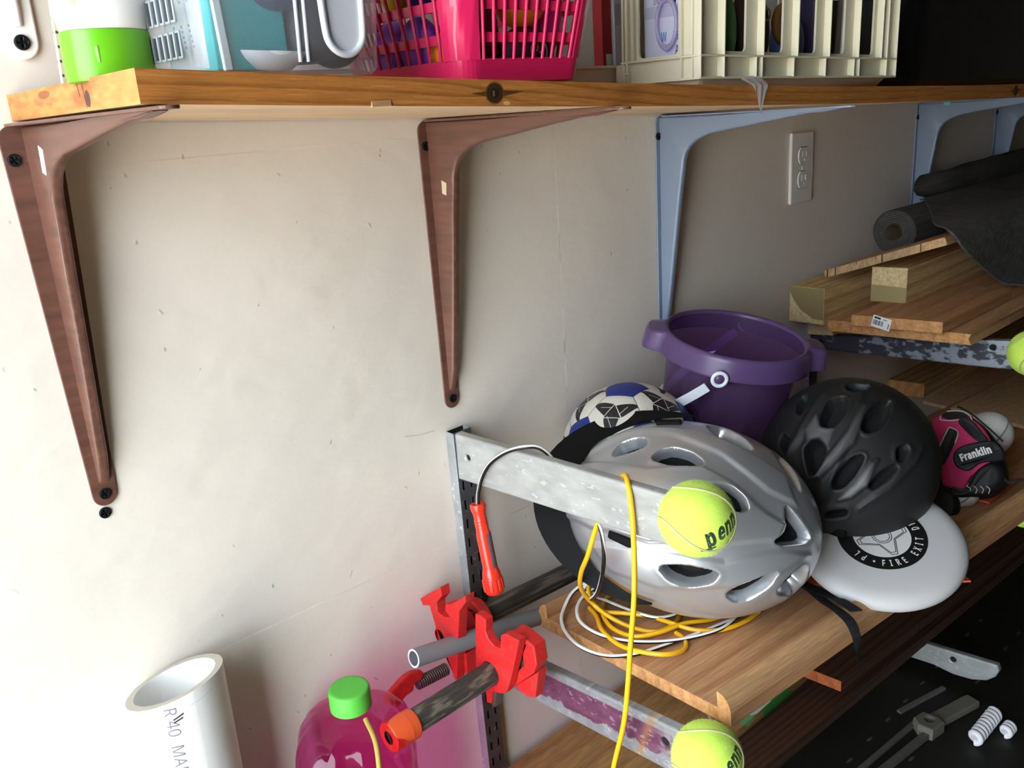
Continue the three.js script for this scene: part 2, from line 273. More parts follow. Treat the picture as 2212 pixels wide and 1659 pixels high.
// ---------------------------------------------------------------- outlet
{
  const t = thing('wall_outlet', 'grey-white double power outlet on the wall between two blue-grey brackets', 'outlet', [0.7827, -0.0932, 0]);
  M.outlet = std(0xe2dfd8, 0.4);
  const rr = (w, h, r) => { const s = new THREE.Shape(); s.moveTo(-w + r, -h); s.lineTo(w - r, -h); s.quadraticCurveTo(w, -h, w, -h + r); s.lineTo(w, h - r); s.quadraticCurveTo(w, h, w - r, h); s.lineTo(-w + r, h); s.quadraticCurveTo(-w, h, -w, h - r); s.lineTo(-w, -h + r); s.quadraticCurveTo(-w, -h, -w + r, -h); return s; };
  part(t, 'plate', extr(rr(0.0355, 0.058, 0.004), 0.006, 0.003, 3), M.outlet);
  const face = (r) => { const s = new THREE.Shape(), a = 0.95; s.absarc(0, 0, r, -a, a, false); s.absarc(0, 0, r, Math.PI - a, Math.PI + a, false); return s; };
  for (const y of [0.0195, -0.0195]) {
    part(t, 'gap', new THREE.ShapeGeometry(face(0.0178)).translate(0, y, 0.0061), M.slot);
    const s = face(0.0168), hole = (x0, y0, w, h) => { const p = new THREE.Path(); p.moveTo(x0 - w, y0 - h); p.lineTo(x0 - w, y0 + h); p.lineTo(x0 + w, y0 + h); p.lineTo(x0 + w, y0 - h); p.closePath(); s.holes.push(p); };
    hole(-0.0063, 0.003, 0.0011, 0.0045); hole(0.0063, 0.003, 0.0011, 0.0038); const c = new THREE.Path(); c.absarc(0, -0.0072, 0.0024, 0, 7, true); s.holes.push(c);
    part(t, 'socket', extr(s, 0.0028, 0.0005).translate(0, y, 0.0056), M.outlet);
  }
  part(t, 'screw', lathe([[0, 0.0012], [0.003, 0.0008], [0.0034, 0]]).rotateX(Math.PI / 2).translate(0, 0, 0.006), M.outlet);
}
// ---------------------------------------------------------------- slotted wall standards
M.galv = std(0xffffff, 0.42, 0.25, { map: speck([0.60, 0.615, 0.62].map((x) => x), [0.78, 0.80, 0.80], 131).clone() });
M.galv.map.repeat.set(5, 10);
M.galvShaded = std(0xffffff, 0.45, 0.8, { map: speck([0.40, 0.41, 0.43], [0.55, 0.56, 0.58], 141) }); M.galvShaded.map.repeat.set(5, 10);  // same steel as the sides, front face shade painted in as darker grey
M.pit = std(0x0c0c0d, 0.95);
function standard(x, top, len, lean, label) {
  const t = thing('slotted_standard', label, 'shelf standard', [x, top, 0.0005]); t.rotation.z = lean; t.updateMatrixWorld(true);
  const w = 0.0135, d = 0.0145, s = new THREE.Shape(); s.moveTo(-w, 0); s.lineTo(w, 0); s.lineTo(w, -len); s.lineTo(-w, -len); s.closePath();
  for (let y = -0.012; y > -len + 0.02; y -= 0.0254) for (const sx of [-0.0062, 0.0062]) { const h = new THREE.Path(); h.moveTo(sx - 0.0017, y - 0.0125); h.lineTo(sx - 0.0017, y); h.lineTo(sx + 0.0017, y); h.lineTo(sx + 0.0017, y - 0.0125); h.closePath(); s.holes.push(h); }
  part(t, 'front_plate', grainUV(extr(s, 0.0016).translate(0, 0, d - 0.0016), 'y'), M.galvShaded);
  for (const k of [-1, 1]) part(t, 'side_plate', grainUV(rbox(0.0018, len, d, 0.0008, k * (w - 0.0005), -len / 2, d / 2), 'y'), M.galv);
  part(t, 'slot_shade', box(2 * w - 0.003, len, 0.001, 0, -len / 2, 0.001), M.pit);  // black sheet added inside the channel, paints the shade behind the slots
  return t;
}
standard(0.0045, -0.327, 1.0, 0.02, 'galvanized slotted wall standard behind the red jump rope handle');
standard(0.823, -0.345, 1.0, 0.015, 'galvanized slotted wall standard right of the purple bucket');
// ---------------------------------------------------------------- arms hooked into the standards
const armMap = (base, seed, extra) => { const t = speck(base, [0.78, 0.81, 0.81], seed, 0.6, extra); t.repeat.set(3.1, 16); return t; };
M.arm1 = std(0xffffff, 0.42, 0.3, { map: armMap([0.66, 0.665, 0.655], 151) });
M.arm3 = std(0xffffff, 0.5, 0.3, { map: tex(512, 128, (u, v) => { const n = fbm(u * 26, v * 7, 161, 5), f = sst(0.46, 0.62, n + 0.2 * (u - 0.5)); return mix3([0.28, 0.28, 0.32], [0.62, 0.65, 0.68], f); }, true, [2.8, 16]) });
function arm(name, label, x, pts, holes, mat, dx = 0.013) {
  const t = thing('rack_bracket', label, 'shelf arm', [x, pts[0][1], pts[0][0]], 'steel brackets hooked into the slotted standards');
  wpart(t, 'bar', grainUV(extrX(pts, x - dx / 2, dx, 0.003, holes, 4), 'z'), mat);
  for (const [z, y, r] of holes) wpart(t, 'hole_shade', extrX([[z - r - 0.001, y - r - 0.001], [z + r + 0.001, y - r - 0.001], [z + r + 0.001, y + r + 0.001], [z - r - 0.001, y + r + 0.001]], x - dx / 2 + 0.0025, dx - 0.005), M.pit);  // dark plug in each hole, paints the shade inside the hollow arm
  return t;
}
arm('a', 'speckled galvanized shelf arm ending in the tennis ball in front of the silver helmet', 0, [[0.013, -0.3275], [0.345, -0.318], [0.347, -0.365], [0.34, -0.370], [0.013, -0.3862]], [[0.0345, -0.3535, 0.0035], [0.322, -0.337, 0.0042]], M.arm1);
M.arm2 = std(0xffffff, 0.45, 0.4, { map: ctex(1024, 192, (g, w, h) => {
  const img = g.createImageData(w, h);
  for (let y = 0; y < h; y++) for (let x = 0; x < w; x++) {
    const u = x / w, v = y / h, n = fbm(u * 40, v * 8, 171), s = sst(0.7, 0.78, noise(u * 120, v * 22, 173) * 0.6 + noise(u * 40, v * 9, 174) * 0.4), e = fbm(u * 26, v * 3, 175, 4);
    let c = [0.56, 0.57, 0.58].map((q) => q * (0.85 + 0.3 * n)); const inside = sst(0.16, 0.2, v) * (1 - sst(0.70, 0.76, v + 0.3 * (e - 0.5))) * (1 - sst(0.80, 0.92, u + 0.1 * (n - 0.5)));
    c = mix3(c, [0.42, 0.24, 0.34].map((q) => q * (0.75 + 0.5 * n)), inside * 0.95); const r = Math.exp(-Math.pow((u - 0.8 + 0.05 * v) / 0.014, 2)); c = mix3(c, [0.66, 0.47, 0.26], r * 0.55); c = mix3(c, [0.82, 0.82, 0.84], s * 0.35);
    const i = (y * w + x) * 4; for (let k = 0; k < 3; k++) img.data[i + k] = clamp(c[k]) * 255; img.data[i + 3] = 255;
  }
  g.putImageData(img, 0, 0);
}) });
{
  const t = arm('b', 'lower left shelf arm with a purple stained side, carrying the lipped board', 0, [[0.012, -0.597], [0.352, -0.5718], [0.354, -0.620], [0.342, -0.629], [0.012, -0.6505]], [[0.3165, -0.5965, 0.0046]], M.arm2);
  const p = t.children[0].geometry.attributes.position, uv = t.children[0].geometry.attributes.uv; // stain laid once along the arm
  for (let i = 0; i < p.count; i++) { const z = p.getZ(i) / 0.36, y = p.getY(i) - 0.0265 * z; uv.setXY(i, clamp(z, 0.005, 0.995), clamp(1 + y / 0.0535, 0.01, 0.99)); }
}
arm('c', 'mottled shelf arm under the stacked lumber, ending in a tennis ball at the right edge', 0.8165, [[0.013, -0.3855], [0.36, -0.349], [0.362, -0.383], [0.345, -0.397], [0.013, -0.4115]], [[0.035, -0.397, 0.004], [0.318, -0.3655, 0.0045]], M.arm3);
arm('d', 'shelf arm under the right part of the lipped board, ending in a tennis ball', 0.8165, [[0.013, -0.621], [0.37, -0.586], [0.372, -0.636], [0.355, -0.642], [0.013, -0.657]], [[0.34, -0.61, 0.0045]], M.arm3);
arm('e', 'speckled bare steel arm tip in the dark lower right corner', 0.8165, [[0.013, -0.936], [0.372, -0.907], [0.376, -0.917], [0.371, -0.931], [0.358, -0.944], [0.335, -0.953], [0.305, -0.957], [0.27, -0.953], [0.013, -0.972]], [[0.302, -0.928, 0.005]], M.arm1);
// ---------------------------------------------------------------- view-independent placing helpers
const rgt = V(0.72868, -0.06674, 0.68159), upv = V(0.24802, 0.9534, -0.17181), bck = V(-0.63836, 0.29424, 0.71128);
const dirOf = (a, b, c) => V(0, 0, 0).addScaledVector(rgt, a).addScaledVector(upv, b).addScaledVector(bck, c).normalize();
const arr = (v) => [v[0], v[1], v[2]];
const boardY = (z) => -0.58 + 0.0714 * z; // top of the lipped board
// ---------------------------------------------------------------- the lipped board on the lower arms
{
  const bx = V(0.9962, 0, 0.0869), bz = V(-0.0869, 0.0712, 0.9937).normalize(); const by = bz.clone().cross(bx).normalize(); bx.copy(by).cross(bz).normalize();
  const t = thing('lipped_board', 'long pine board with a rounded lip along each edge, carrying the helmets and cords', 'board', [0.0295, -0.5705, 0.372], null, [bx, by, bz]);
  const L = 1.75, D = 0.302, T = 0.0155, q = (z0, s) => { const o = [[z0, T]]; for (let i = 0; i <= 8; i++) { const a = Math.PI / 2 * (1 - i / 8); o.push([z0 + s * 0.0165 * Math.cos(a), T + 0.018 * Math.sin(a)]); } return o; };
  part(t, 'panel', endGroups(grainUV(extrX([[-D, 0], [0, 0], [0, T], [-D, T]], 0, L, 0.0008), 'x', [0.2, 0.05])), [M.pine2, M.endPine]);
  part(t, 'front_lip', endGroups(grainUV(extrX(q(-0.0168, 1), 0.0005, L - 0.001), 'x', [0.5, 0.13])), [M.pine, M.endPine]);
  part(t, 'back_lip', endGroups(grainUV(extrX(q(-D + 0.0168, -1), 0.0008, L - 0.001), 'x', [0.1, 0.19])), [M.pine2, M.endPine]);
  for (const o of t.children) o.material = o.material; 
}
// ---------------------------------------------------------------- tennis balls on the arm tips
const fuzz = tex(256, 256, (u, v) => { const n = noise(u * 120, v * 120, 201) * 0.6 + noise(u * 40, v * 40, 203) * 0.4; return [n, n, n]; }, false, [3, 2]);
const ballTex = (print) => ctex(1024, 512, (g, w, h) => {
  g.fillStyle = '#cdee5c'; g.fillRect(0, 0, w, h);
  for (let i = 0; i < 500; i++) { g.fillStyle = `rgba(${150 + rand() * 60 | 0},${190 + rand() * 50 | 0},60,0.06)`; g.beginPath(); g.ellipse(rand() * w, rand() * h, 10 + rand() * 40, 6 + rand() * 24, 3 * rand(), 0, 7); g.fill(); }
  if (print) { g.save(); g.translate(256, 256); g.fillStyle = '#14301c'; g.strokeStyle = '#14301c'; g.lineWidth = 5; g.textAlign = 'center'; g.scale(0.66, 1); g.font = 'bold italic 104px sans-serif'; g.fillText('enn', 52, 16); g.strokeText('enn', 52, 16); g.font = 'bold 122px sans-serif'; g.fillText('p', -88, 26); g.strokeText('p', -88, 26); g.fillRect(-168, 34, 100, 12); g.font = 'bold italic 64px sans-serif'; g.fillText('4', 26, 96); g.restore(); }
});
const feltMat = (print) => phy(0xffffff, 0.95, { map: ballTex(print), bumpMap: fuzz, bumpScale: 0.0003, sheen: 0.6, sheenRoughness: 0.8, sheenColor: new THREE.Color(0.9, 1, 0.4) });
M.felt = feltMat(true); M.feltPlain = feltMat(false); M.seam = std(0xb9b78a, 0.9);
function seamGeo(r) { const p = [], a = 0.72, b = 0.28; for (let i = 0; i < 80; i++) { const t = i / 80 * Math.PI * 2; p.push(V(a * Math.cos(t) + b * Math.cos(3 * t), a * Math.sin(t) - b * Math.sin(3 * t), 2 * Math.sqrt(a * b) * Math.sin(2 * t)).normalize().multiplyScalar(r - 0.0002)); } return new THREE.TubeGeometry(new THREE.CatmullRomCurve3(p, true), 300, 0.0012, 6, true); }
const hair = new THREE.ConeGeometry(0.00011, 0.0022, 3); hair.translate(0, 0.001, 0);
function tennisBall(c, facing, roll, mat, seamRot, label) {
  const z = facing.clone().normalize(), x = V(0, 1, 0).cross(z).normalize(), y = z.clone().cross(x); const cr = Math.cos(roll), sr = Math.sin(roll);
  const X = x.clone().multiplyScalar(cr).addScaledVector(y, sr), Y = y.clone().multiplyScalar(cr).addScaledVector(x, -sr), R = 0.0348;
  const t = thing('tennis_ball', label, 'tennis ball', c, 'tennis balls pushed over the arm tips', [X, Y, z]);
  part(t, 'felt', new THREE.SphereGeometry(R, 96, 64), mat);
  part(t, 'seam', seamGeo(R + 0.0003).applyMatrix4(new THREE.Matrix4().makeRotationFromEuler(new THREE.Euler(...seamRot))), M.seam);
  const nap = new THREE.InstancedMesh(hair, mat === M.felt ? M.nap : M.nap, 2500), m4 = new THREE.Matrix4(), q4 = new THREE.Quaternion(), up = V(0, 1, 0);
  for (let i = 0; i < 2500; i++) { const d = V(rand() * 2 - 1, rand() * 2 - 1, rand() * 2 - 1).normalize(), lean = d.clone().add(V(rand() - 0.5, rand() - 0.5, rand() - 0.5).multiplyScalar(1.2)).normalize(); q4.setFromUnitVectors(up, lean); m4.compose(d.clone().multiplyScalar(R - 0.0003), q4, V(1, 1, 1)); nap.setMatrixAt(i, m4); }
  nap.name = 'nap'; nap.userData.kind = 'stuff'; nap.castShadow = nap.receiveShadow = true; t.add(nap);
  return t;
}
M.nap = std(0xdcfb84, 0.9);
tennisBall([-0.003, -0.3338, 0.3553], dirOf(0.5, -0.29, 0.8), 0.34, M.felt, [0.9, 0.5, 1.0], 'printed tennis ball on the upper left arm tip, in front of the silver helmet');
tennisBall([-0.003, -0.5885, 0.366], dirOf(0.52, 0.02, 0.84), 0.42, M.felt, [0.9, 0.5, 1.0], 'printed tennis ball at the bottom edge of the picture, under the board corner');
tennisBall([0.8165, -0.367, 0.3725], dirOf(0.9, 0.2, -0.2), 0.3, M.feltPlain, [0.5, 0.1, 1.2], 'tennis ball at the right edge under the stacked lumber');
tennisBall([0.8165, -0.6126, 0.384], dirOf(0.9, 0.2, -0.2), 0.3, M.feltPlain, [0.2, 0.7, 0.4], 'tennis ball at the right edge below the board front, under the glove');

// ---------------------------------------------------------------- helmets
function sdPoly(p, poly) {
  let d = Infinity, inside = false; const n = poly.length;
  for (let i = 0, j = n - 1; i < n; j = i++) {
    const ax = poly[j][0], ay = poly[j][1], bx = poly[i][0], by = poly[i][1], ex = bx - ax, ey = by - ay, wx = p[0] - ax, wy = p[1] - ay, t = clamp((wx * ex + wy * ey) / (ex * ex + ey * ey));
    d = Math.min(d, Math.hypot(wx - ex * t, wy - ey * t)); if ((ay > p[1]) !== (by > p[1]) && p[0] < (bx - ax) * (p[1] - ay) / (by - ay) + ax) inside = !inside;
  }
  return inside ? -d : d;
}
const rounded = (poly) => { const o = []; poly.forEach((p, i) => { const a = poly[(i + poly.length - 1) % poly.length], b = poly[(i + 1) % poly.length]; for (const t of [0.25, 0.5, 0.75]) { const u = (1 - t) * (1 - t) / 1, l = [0, 1].map((k) => (p[k] + (a[k] - p[k]) * 0.4) * u + p[k] * 2 * t * (1 - t) + (p[k] + (b[k] - p[k]) * 0.4) * t * t); o.push(l); } }); return o; };
// dome over an oval rim: S half axes, vents cut to `depth`, raised fields; returns shell and vent-lining geometries
function dome({ S, vents, raised = [], depth = 0.016, skirt = 0.3, rings = 210, segs = 440, lip = 0.0006, tone, edgeW = 0.02 }) {
  vents = vents.map(rounded); const boxes = vents.map((p) => [Math.min(...p.map((q) => q[0])) - 0.1, Math.max(...p.map((q) => q[0])) + 0.1, Math.min(...p.map((q) => q[1])) - 0.1, Math.max(...p.map((q) => q[1])) + 0.1]);
  const AB = [], P = [], VD = [], C = [], nR = Math.round(rings * 0.80);
  for (let i = 0; i <= rings; i++) for (let j = 0; j <= segs; j++) {
    const th = j / segs * Math.PI * 2, ph = Math.min(1, i / nR) * Math.PI / 2, sk = i > nR ? (i - nR) / (rings - nR) : 0;
    const r = Math.sin(ph) * (1 - 0.06 * sk * sk), a = r * Math.cos(th), b = r * Math.sin(th), c = Math.cos(ph) - sk * skirt;
    let d = 9; if (!sk) for (let k = 0; k < vents.length; k++) { const B = boxes[k]; if (a < B[0] || a > B[1] || b < B[2] || b > B[3]) continue; d = Math.min(d, sdPoly([a, b], vents[k]) - 0.016); }
    let h = 0; const into = sst(0, -edgeW, d); h -= depth * into; if (d > -0.001) h += lip * Math.exp(-Math.pow((d - 0.022) / 0.022, 2));
    for (const [poly, up, w] of raised) h += up * sst(w, -w, sdPoly([a, b], poly)) * (1 - into);
    const n = V(a / S[0], b / S[1], Math.max(c, 0) / S[2]).normalize();
    AB.push(a, b); P.push(V(a * S[0], b * S[1], c * S[2]).addScaledVector(n, h)); VD.push(d); const k = tone ? tone(a, b, c) : 1; C.push(k);
  }
  const pos = [], col = [], idx = [], smap = new Map(), VK = vents.map(() => ({ pos: [], idx: [], map: new Map() })), who = (t) => { const x = AB[t[0] * 2], y = AB[t[0] * 2 + 1]; let b = 0, bd = 9; vents.forEach((v, k) => { const B = boxes[k]; if (x < B[0] || x > B[1] || y < B[2] || y > B[3]) return; const d = sdPoly([x, y], v); if (d < bd) { bd = d; b = k; } }); return VK[b]; };
  const put = (m, list, i, cl) => { if (!m.has(i)) { m.set(i, list.length / 3); list.push(P[i].x, P[i].y, P[i].z); if (cl) cl.push(C[i], C[i], C[i]); } return m.get(i); };
  const nrm = new Float32Array(P.length * 3), W = segs + 1, e1 = V(), e2 = V();
  const tris = []; for (let i = 0; i < rings; i++) for (let j = 0; j < segs; j++) { const a = i * W + j, b = a + 1, c = a + W, d = c + 1; if (i) tris.push([a, c, b]); tris.push([b, c, d]); }
  for (const [a, b, c] of tris) { e1.copy(P[b]).sub(P[a]); e2.copy(P[c]).sub(P[a]); e1.cross(e2); for (const k of [a, b, c]) { nrm[k * 3] += e1.x; nrm[k * 3 + 1] += e1.y; nrm[k * 3 + 2] += e1.z; } }
  for (let i = 0; i <= rings; i++) for (let k = 0; k < 3; k++) { const s = nrm[(i * W) * 3 + k] + nrm[(i * W + segs) * 3 + k]; nrm[(i * W) * 3 + k] = nrm[(i * W + segs) * 3 + k] = s; }
  for (let k = 0; k < 3; k++) { let s = 0; for (let j = 0; j < W; j++) s += nrm[(W + j) * 3 + k]; for (let j = 0; j < W; j++) nrm[j * 3 + k] = s; }
  const sn = [], ISO = -0.012, cut = new Map(), NL = [];
  const mid = (a, b) => { const key = a < b ? a * P.length + b : b * P.length + a; if (!cut.has(key)) { const t = (ISO - VD[a]) / (VD[b] - VD[a]); cut.set(key, P.length + NL.length); NL.push([P[a].clone().lerp(P[b], t), C[a] + (C[b] - C[a]) * t, [0, 1, 2].map((q) => nrm[a * 3 + q] * (1 - t) + nrm[b * 3 + q] * t)]); } return cut.get(key); };
  const outS = [], outV = []; for (const t of tris) { const s = t.map((k) => VD[k] < ISO), n = s.filter(Boolean).length; if (!n) { outS.push(t); continue; } const w = who(t); if (n === 3) { outV.push([t, w]); continue; } const i = n === 1 ? s.indexOf(true) : s.indexOf(false), a = t[i], b = t[(i + 1) % 3], c = t[(i + 2) % 3], m1 = mid(a, b), m2 = mid(a, c), one = [[a, m1, m2]], two = [[m1, b, c], [m1, c, m2]]; (n === 1 ? one : two).forEach((q) => outV.push([q, w])); (n === 1 ? two : one).forEach((q) => outS.push(q)); }
  const n0 = P.length, nrm2 = new Float32Array((n0 + NL.length) * 3); nrm2.set(nrm); NL.forEach(([p, c, n], i) => { P.push(p); C.push(c); for (let q = 0; q < 3; q++) nrm2[(n0 + i) * 3 + q] = n[q]; });
  for (const t of outS) for (const k of t) idx.push(put(smap, pos, k, col)); for (const [t, w] of outV) for (const k of t) w.idx.push(put(w.map, w.pos, k));
  const fill = (m, o) => { for (const [k, i] of m) { const l = Math.hypot(nrm2[k * 3], nrm2[k * 3 + 1], nrm2[k * 3 + 2]) || 1; for (let q = 0; q < 3; q++) o[i * 3 + q] = nrm2[k * 3 + q] / l; } }; fill(smap, sn);
  const mkG = (p, n, ix, c) => { const g = new THREE.BufferGeometry(); g.setAttribute('position', new THREE.Float32BufferAttribute(p, 3)); g.setAttribute('normal', new THREE.Float32BufferAttribute(n, 3)); if (c) g.setAttribute('color', new THREE.Float32BufferAttribute(c, 3)); g.setIndex(ix); return g; };
  return { shell: mkG(pos, sn, idx, tone ? col : null), linings: VK.filter((w) => w.idx.length).map((w) => { const n = []; fill(w.map, n); return mkG(w.pos, n, w.idx); }) };
}
M.silver = phy(0xc6c9cd, 0.30, { metalness: 0.68, clearcoat: 0.5, clearcoatRoughness: 0.12 });
M.foam = std(0x101011, 0.95); M.blackPlastic = phy(0x0c0c0d, 0.7, { specularIntensity: 0.35 }); M.helmetBlack = phy(0xffffff, 0.55, { vertexColors: true, specularIntensity: 0.8 }); M.webbing = std(0xffffff, 0.9, 0, { map: tex(64, 64, (u, v) => { const k = 0.045 + 0.05 * (0.5 + 0.5 * Math.sin(v * 50)) ; return [k, k, k]; }, true, [10, 20]) });
{
  const t = thing('silver_helmet', 'silver bicycle helmet with black visor, leaning behind the front tennis ball', 'bicycle helmet', [0.1687, -0.4379, 0.2247], null, [V(0.4818, -0.1942, 0.8545), V(0.6244, 0.7602, -0.1793), V(-0.6148, 0.62, 0.4876)]);
  const S = [0.146, 0.112, 0.105];
  const vents = [
    [[-0.69, 0.27], [-0.65, 0.43], [-0.55, 0.51], [-0.46, 0.52], [-0.45, 0.43], [-0.56, 0.34]], [[-0.38, 0.29], [-0.33, 0.39], [-0.23, 0.45], [-0.10, 0.43], [0.0, 0.36], [-0.03, 0.31], [-0.22, 0.26]],
    [[-0.04, 0.86], [0.07, 0.92], [0.23, 0.82], [0.34, 0.66], [0.21, 0.67], [0.05, 0.74]], [[0.49, 0.80], [0.57, 0.77], [0.67, 0.62], [0.74, 0.38], [0.66, 0.46], [0.57, 0.65]],
    [[0.10, 0.15], [0.22, 0.17], [0.32, 0.11], [0.37, 0.01], [0.32, -0.04], [0.20, 0.0], [0.08, 0.04]], [[0.64, 0.19], [0.74, 0.10], [0.87, -0.01], [0.83, -0.09], [0.68, -0.19], [0.61, -0.19], [0.70, -0.06]],
    [[-0.14, -0.68], [0.02, -0.63], [0.28, -0.60], [0.24, -0.69], [0.10, -0.78], [-0.04, -0.76]], [[0.37, -0.76], [0.45, -0.66], [0.69, -0.41], [0.65, -0.57], [0.53, -0.73], [0.45, -0.78]], [[0.72, -0.60], [0.78, -0.45], [0.90, -0.24], [0.91, -0.38], [0.85, -0.52]]];
  const bone = [[-1.05, 0.2], [-0.38, 0.18], [0.01, 0.31], [0.2, 0.24], [0.5, 0.04], [0.66, 0.0], [0.64, -0.16], [0.27, -0.36], [-0.25, -0.5], [-0.7, -0.46], [-1.05, -0.3]], side1 = [[-0.9, 0.3], [-0.62, 0.56], [-0.3, 0.62], [0.1, 0.5], [0.5, 0.25], [0.72, 0.22], [0.6, 0.5], [0.3, 0.62], [-0.1, 0.74], [-0.5, 0.68], [-0.9, 0.5]], side2 = [[-0.7, -0.6], [-0.1, -0.56], [0.3, -0.5], [0.66, -0.25], [0.9, -0.16], [0.7, -0.44], [0.36, -0.7], [-0.1, -0.86], [-0.5, -0.8]];
  const d = dome({ S, vents, raised: [[bone, 0.0045, 0.03], [side1, 0.0032, 0.03], [side2, 0.003, 0.03]], depth: 0.022, skirt: 0.34 });
  part(t, 'shell', d.shell, M.silver); d.linings.forEach((q) => part(t, 'vent_lining', q, M.foam));
  // inner liner, closing the rim from below
  part(t, 'inner_liner', new THREE.SphereGeometry(1, 48, 24, 0, Math.PI * 2, 0, Math.PI / 2).rotateX(Math.PI / 2).scale(S[0] * 0.90, S[1] * 0.88, S[2] * 0.72).translate(0, 0, -0.03), new THREE.MeshStandardMaterial({ color: 0x0e0e0f, roughness: 0.95, side: THREE.DoubleSide }));
  part(t, 'rim', new THREE.TubeGeometry(new THREE.CatmullRomCurve3(Array.from({ length: 48 }, (_, i) => { const a = i / 48 * Math.PI * 2; return V(S[0] * 0.925 * Math.cos(a), S[1] * 0.925 * Math.sin(a), -S[2] * 0.345); }), true), 160, 0.0032, 8, true), M.blackPlastic);
  // visor: a curved peak round the front of the rim
  const vg = new THREE.BufferGeometry(), vp = [], vi = [], n = 40, m = 8;
  for (const s of [0, 1]) for (let i = 0; i <= n; i++) for (let j = 0; j <= m; j++) {
    const th = Math.PI * (0.545 + 0.91 * i / n), f = j / m, w = Math.pow(Math.max(0, Math.sin(Math.PI * i / n)), 0.7), k = 0.985 + 0.02 * w + f * (0.015 + 0.20 * w);
    vp.push(S[0] * k * Math.cos(th) - 0.014 * w * f, S[1] * k * 1.02 * Math.sin(th), 0.012 + 0.022 * (1 - w) - 0.004 * f - 0.012 * w * f - s * 0.0028);
  }
  const at = (s, i, j) => s * (n + 1) * (m + 1) + i * (m + 1) + j;
  for (let i = 0; i < n; i++) for (let j = 0; j < m; j++) { vi.push(at(0, i, j), at(0, i, j + 1), at(0, i + 1, j), at(0, i + 1, j), at(0, i, j + 1), at(0, i + 1, j + 1), at(1, i, j), at(1, i + 1, j), at(1, i, j + 1), at(1, i + 1, j), at(1, i + 1, j + 1), at(1, i, j + 1)); }
  for (let i = 0; i < n; i++) for (const j of [0, m]) { const a = at(0, i, j), b = at(0, i + 1, j), c = at(1, i, j), e = at(1, i + 1, j); j ? vi.push(a, c, b, b, c, e) : vi.push(a, b, c, b, e, c); }
  vg.setAttribute('position', new THREE.Float32BufferAttribute(vp, 3)); vg.setIndex(vi);
  part(t, 'visor', toCreasedNormals(vg, 0.7), M.blackPlastic);
  const onDome = (a, b, k = 1.0) => V(a * S[0], b * S[1], Math.sqrt(Math.max(0, 1 - a * a - b * b)) * S[2]).multiplyScalar(k);
  // side clips of the visor
  for (const [a, b, rot] of [[-0.46, -0.52, -0.15], [-0.33, 0.80, 0.1]]) { const p = onDome(a, b, 1.012), c = part(t, 'visor_clip', rbox(0.03, 0.011, 0.006, 0.003).rotateZ(rot), M.blackPlastic); c.position.copy(p); c.quaternion.setFromUnitVectors(V(0, 0, 1), V(a / S[0], b / S[1], Math.sqrt(Math.max(0.01, 1 - a * a - b * b)) / S[2]).normalize()); }
  // chin straps lying on the board
  const strap = (pts, w, name) => { const c = new THREE.CatmullRomCurve3(pts.map((p) => V(...p))), g = new THREE.BufferGeometry(), ps = [], uv = [], ix = [], N = 24; for (let i = 0; i <= N; i++) { const p = c.getPoint(i / N), tg = c.getTangent(i / N), s = V(0, 1, 0.1).cross(tg).normalize().multiplyScalar(w / 2); for (const [k, h] of [[-1, 0], [1, 0], [1, -0.0014], [-1, -0.0014]]) { ps.push(p.x + k * s.x, p.y + k * s.y + h, p.z + k * s.z); uv.push(k * w / 2, i / N * 0.08); } } for (let i = 0; i < N; i++) for (let k = 0; k < 4; k++) { const a = i * 4 + k, b = i * 4 + (k + 1) % 4; ix.push(a, a + 4, b, b, a + 4, b + 4); } for (const e of [0, N * 4]) ix.push(...(e ? [e, e + 1, e + 2, e, e + 2, e + 3] : [0, 2, 1, 0, 3, 2])); g.setAttribute('position', new THREE.Float32BufferAttribute(ps, 3)); g.setAttribute('uv', new THREE.Float32BufferAttribute(uv, 2)); g.setIndex(ix); g.computeVertexNormals(); wpart(t, name, g, M.webbing); };
  strap([[0.30, -0.5545, 0.285], [0.293, -0.552, 0.306], [0.283, -0.548, 0.339], [0.262, -0.536, 0.366], [0.245, -0.530, 0.392]], 0.0145, 'chin_strap');
  strap([[0.30, -0.5555, 0.29], [0.289, -0.553, 0.312], [0.268, -0.549, 0.344], [0.236, -0.5335, 0.378], [0.222, -0.533, 0.398], [0.218, -0.546, 0.407], [0.218, -0.575, 0.411]], 0.0125, 'chin_strap');
}
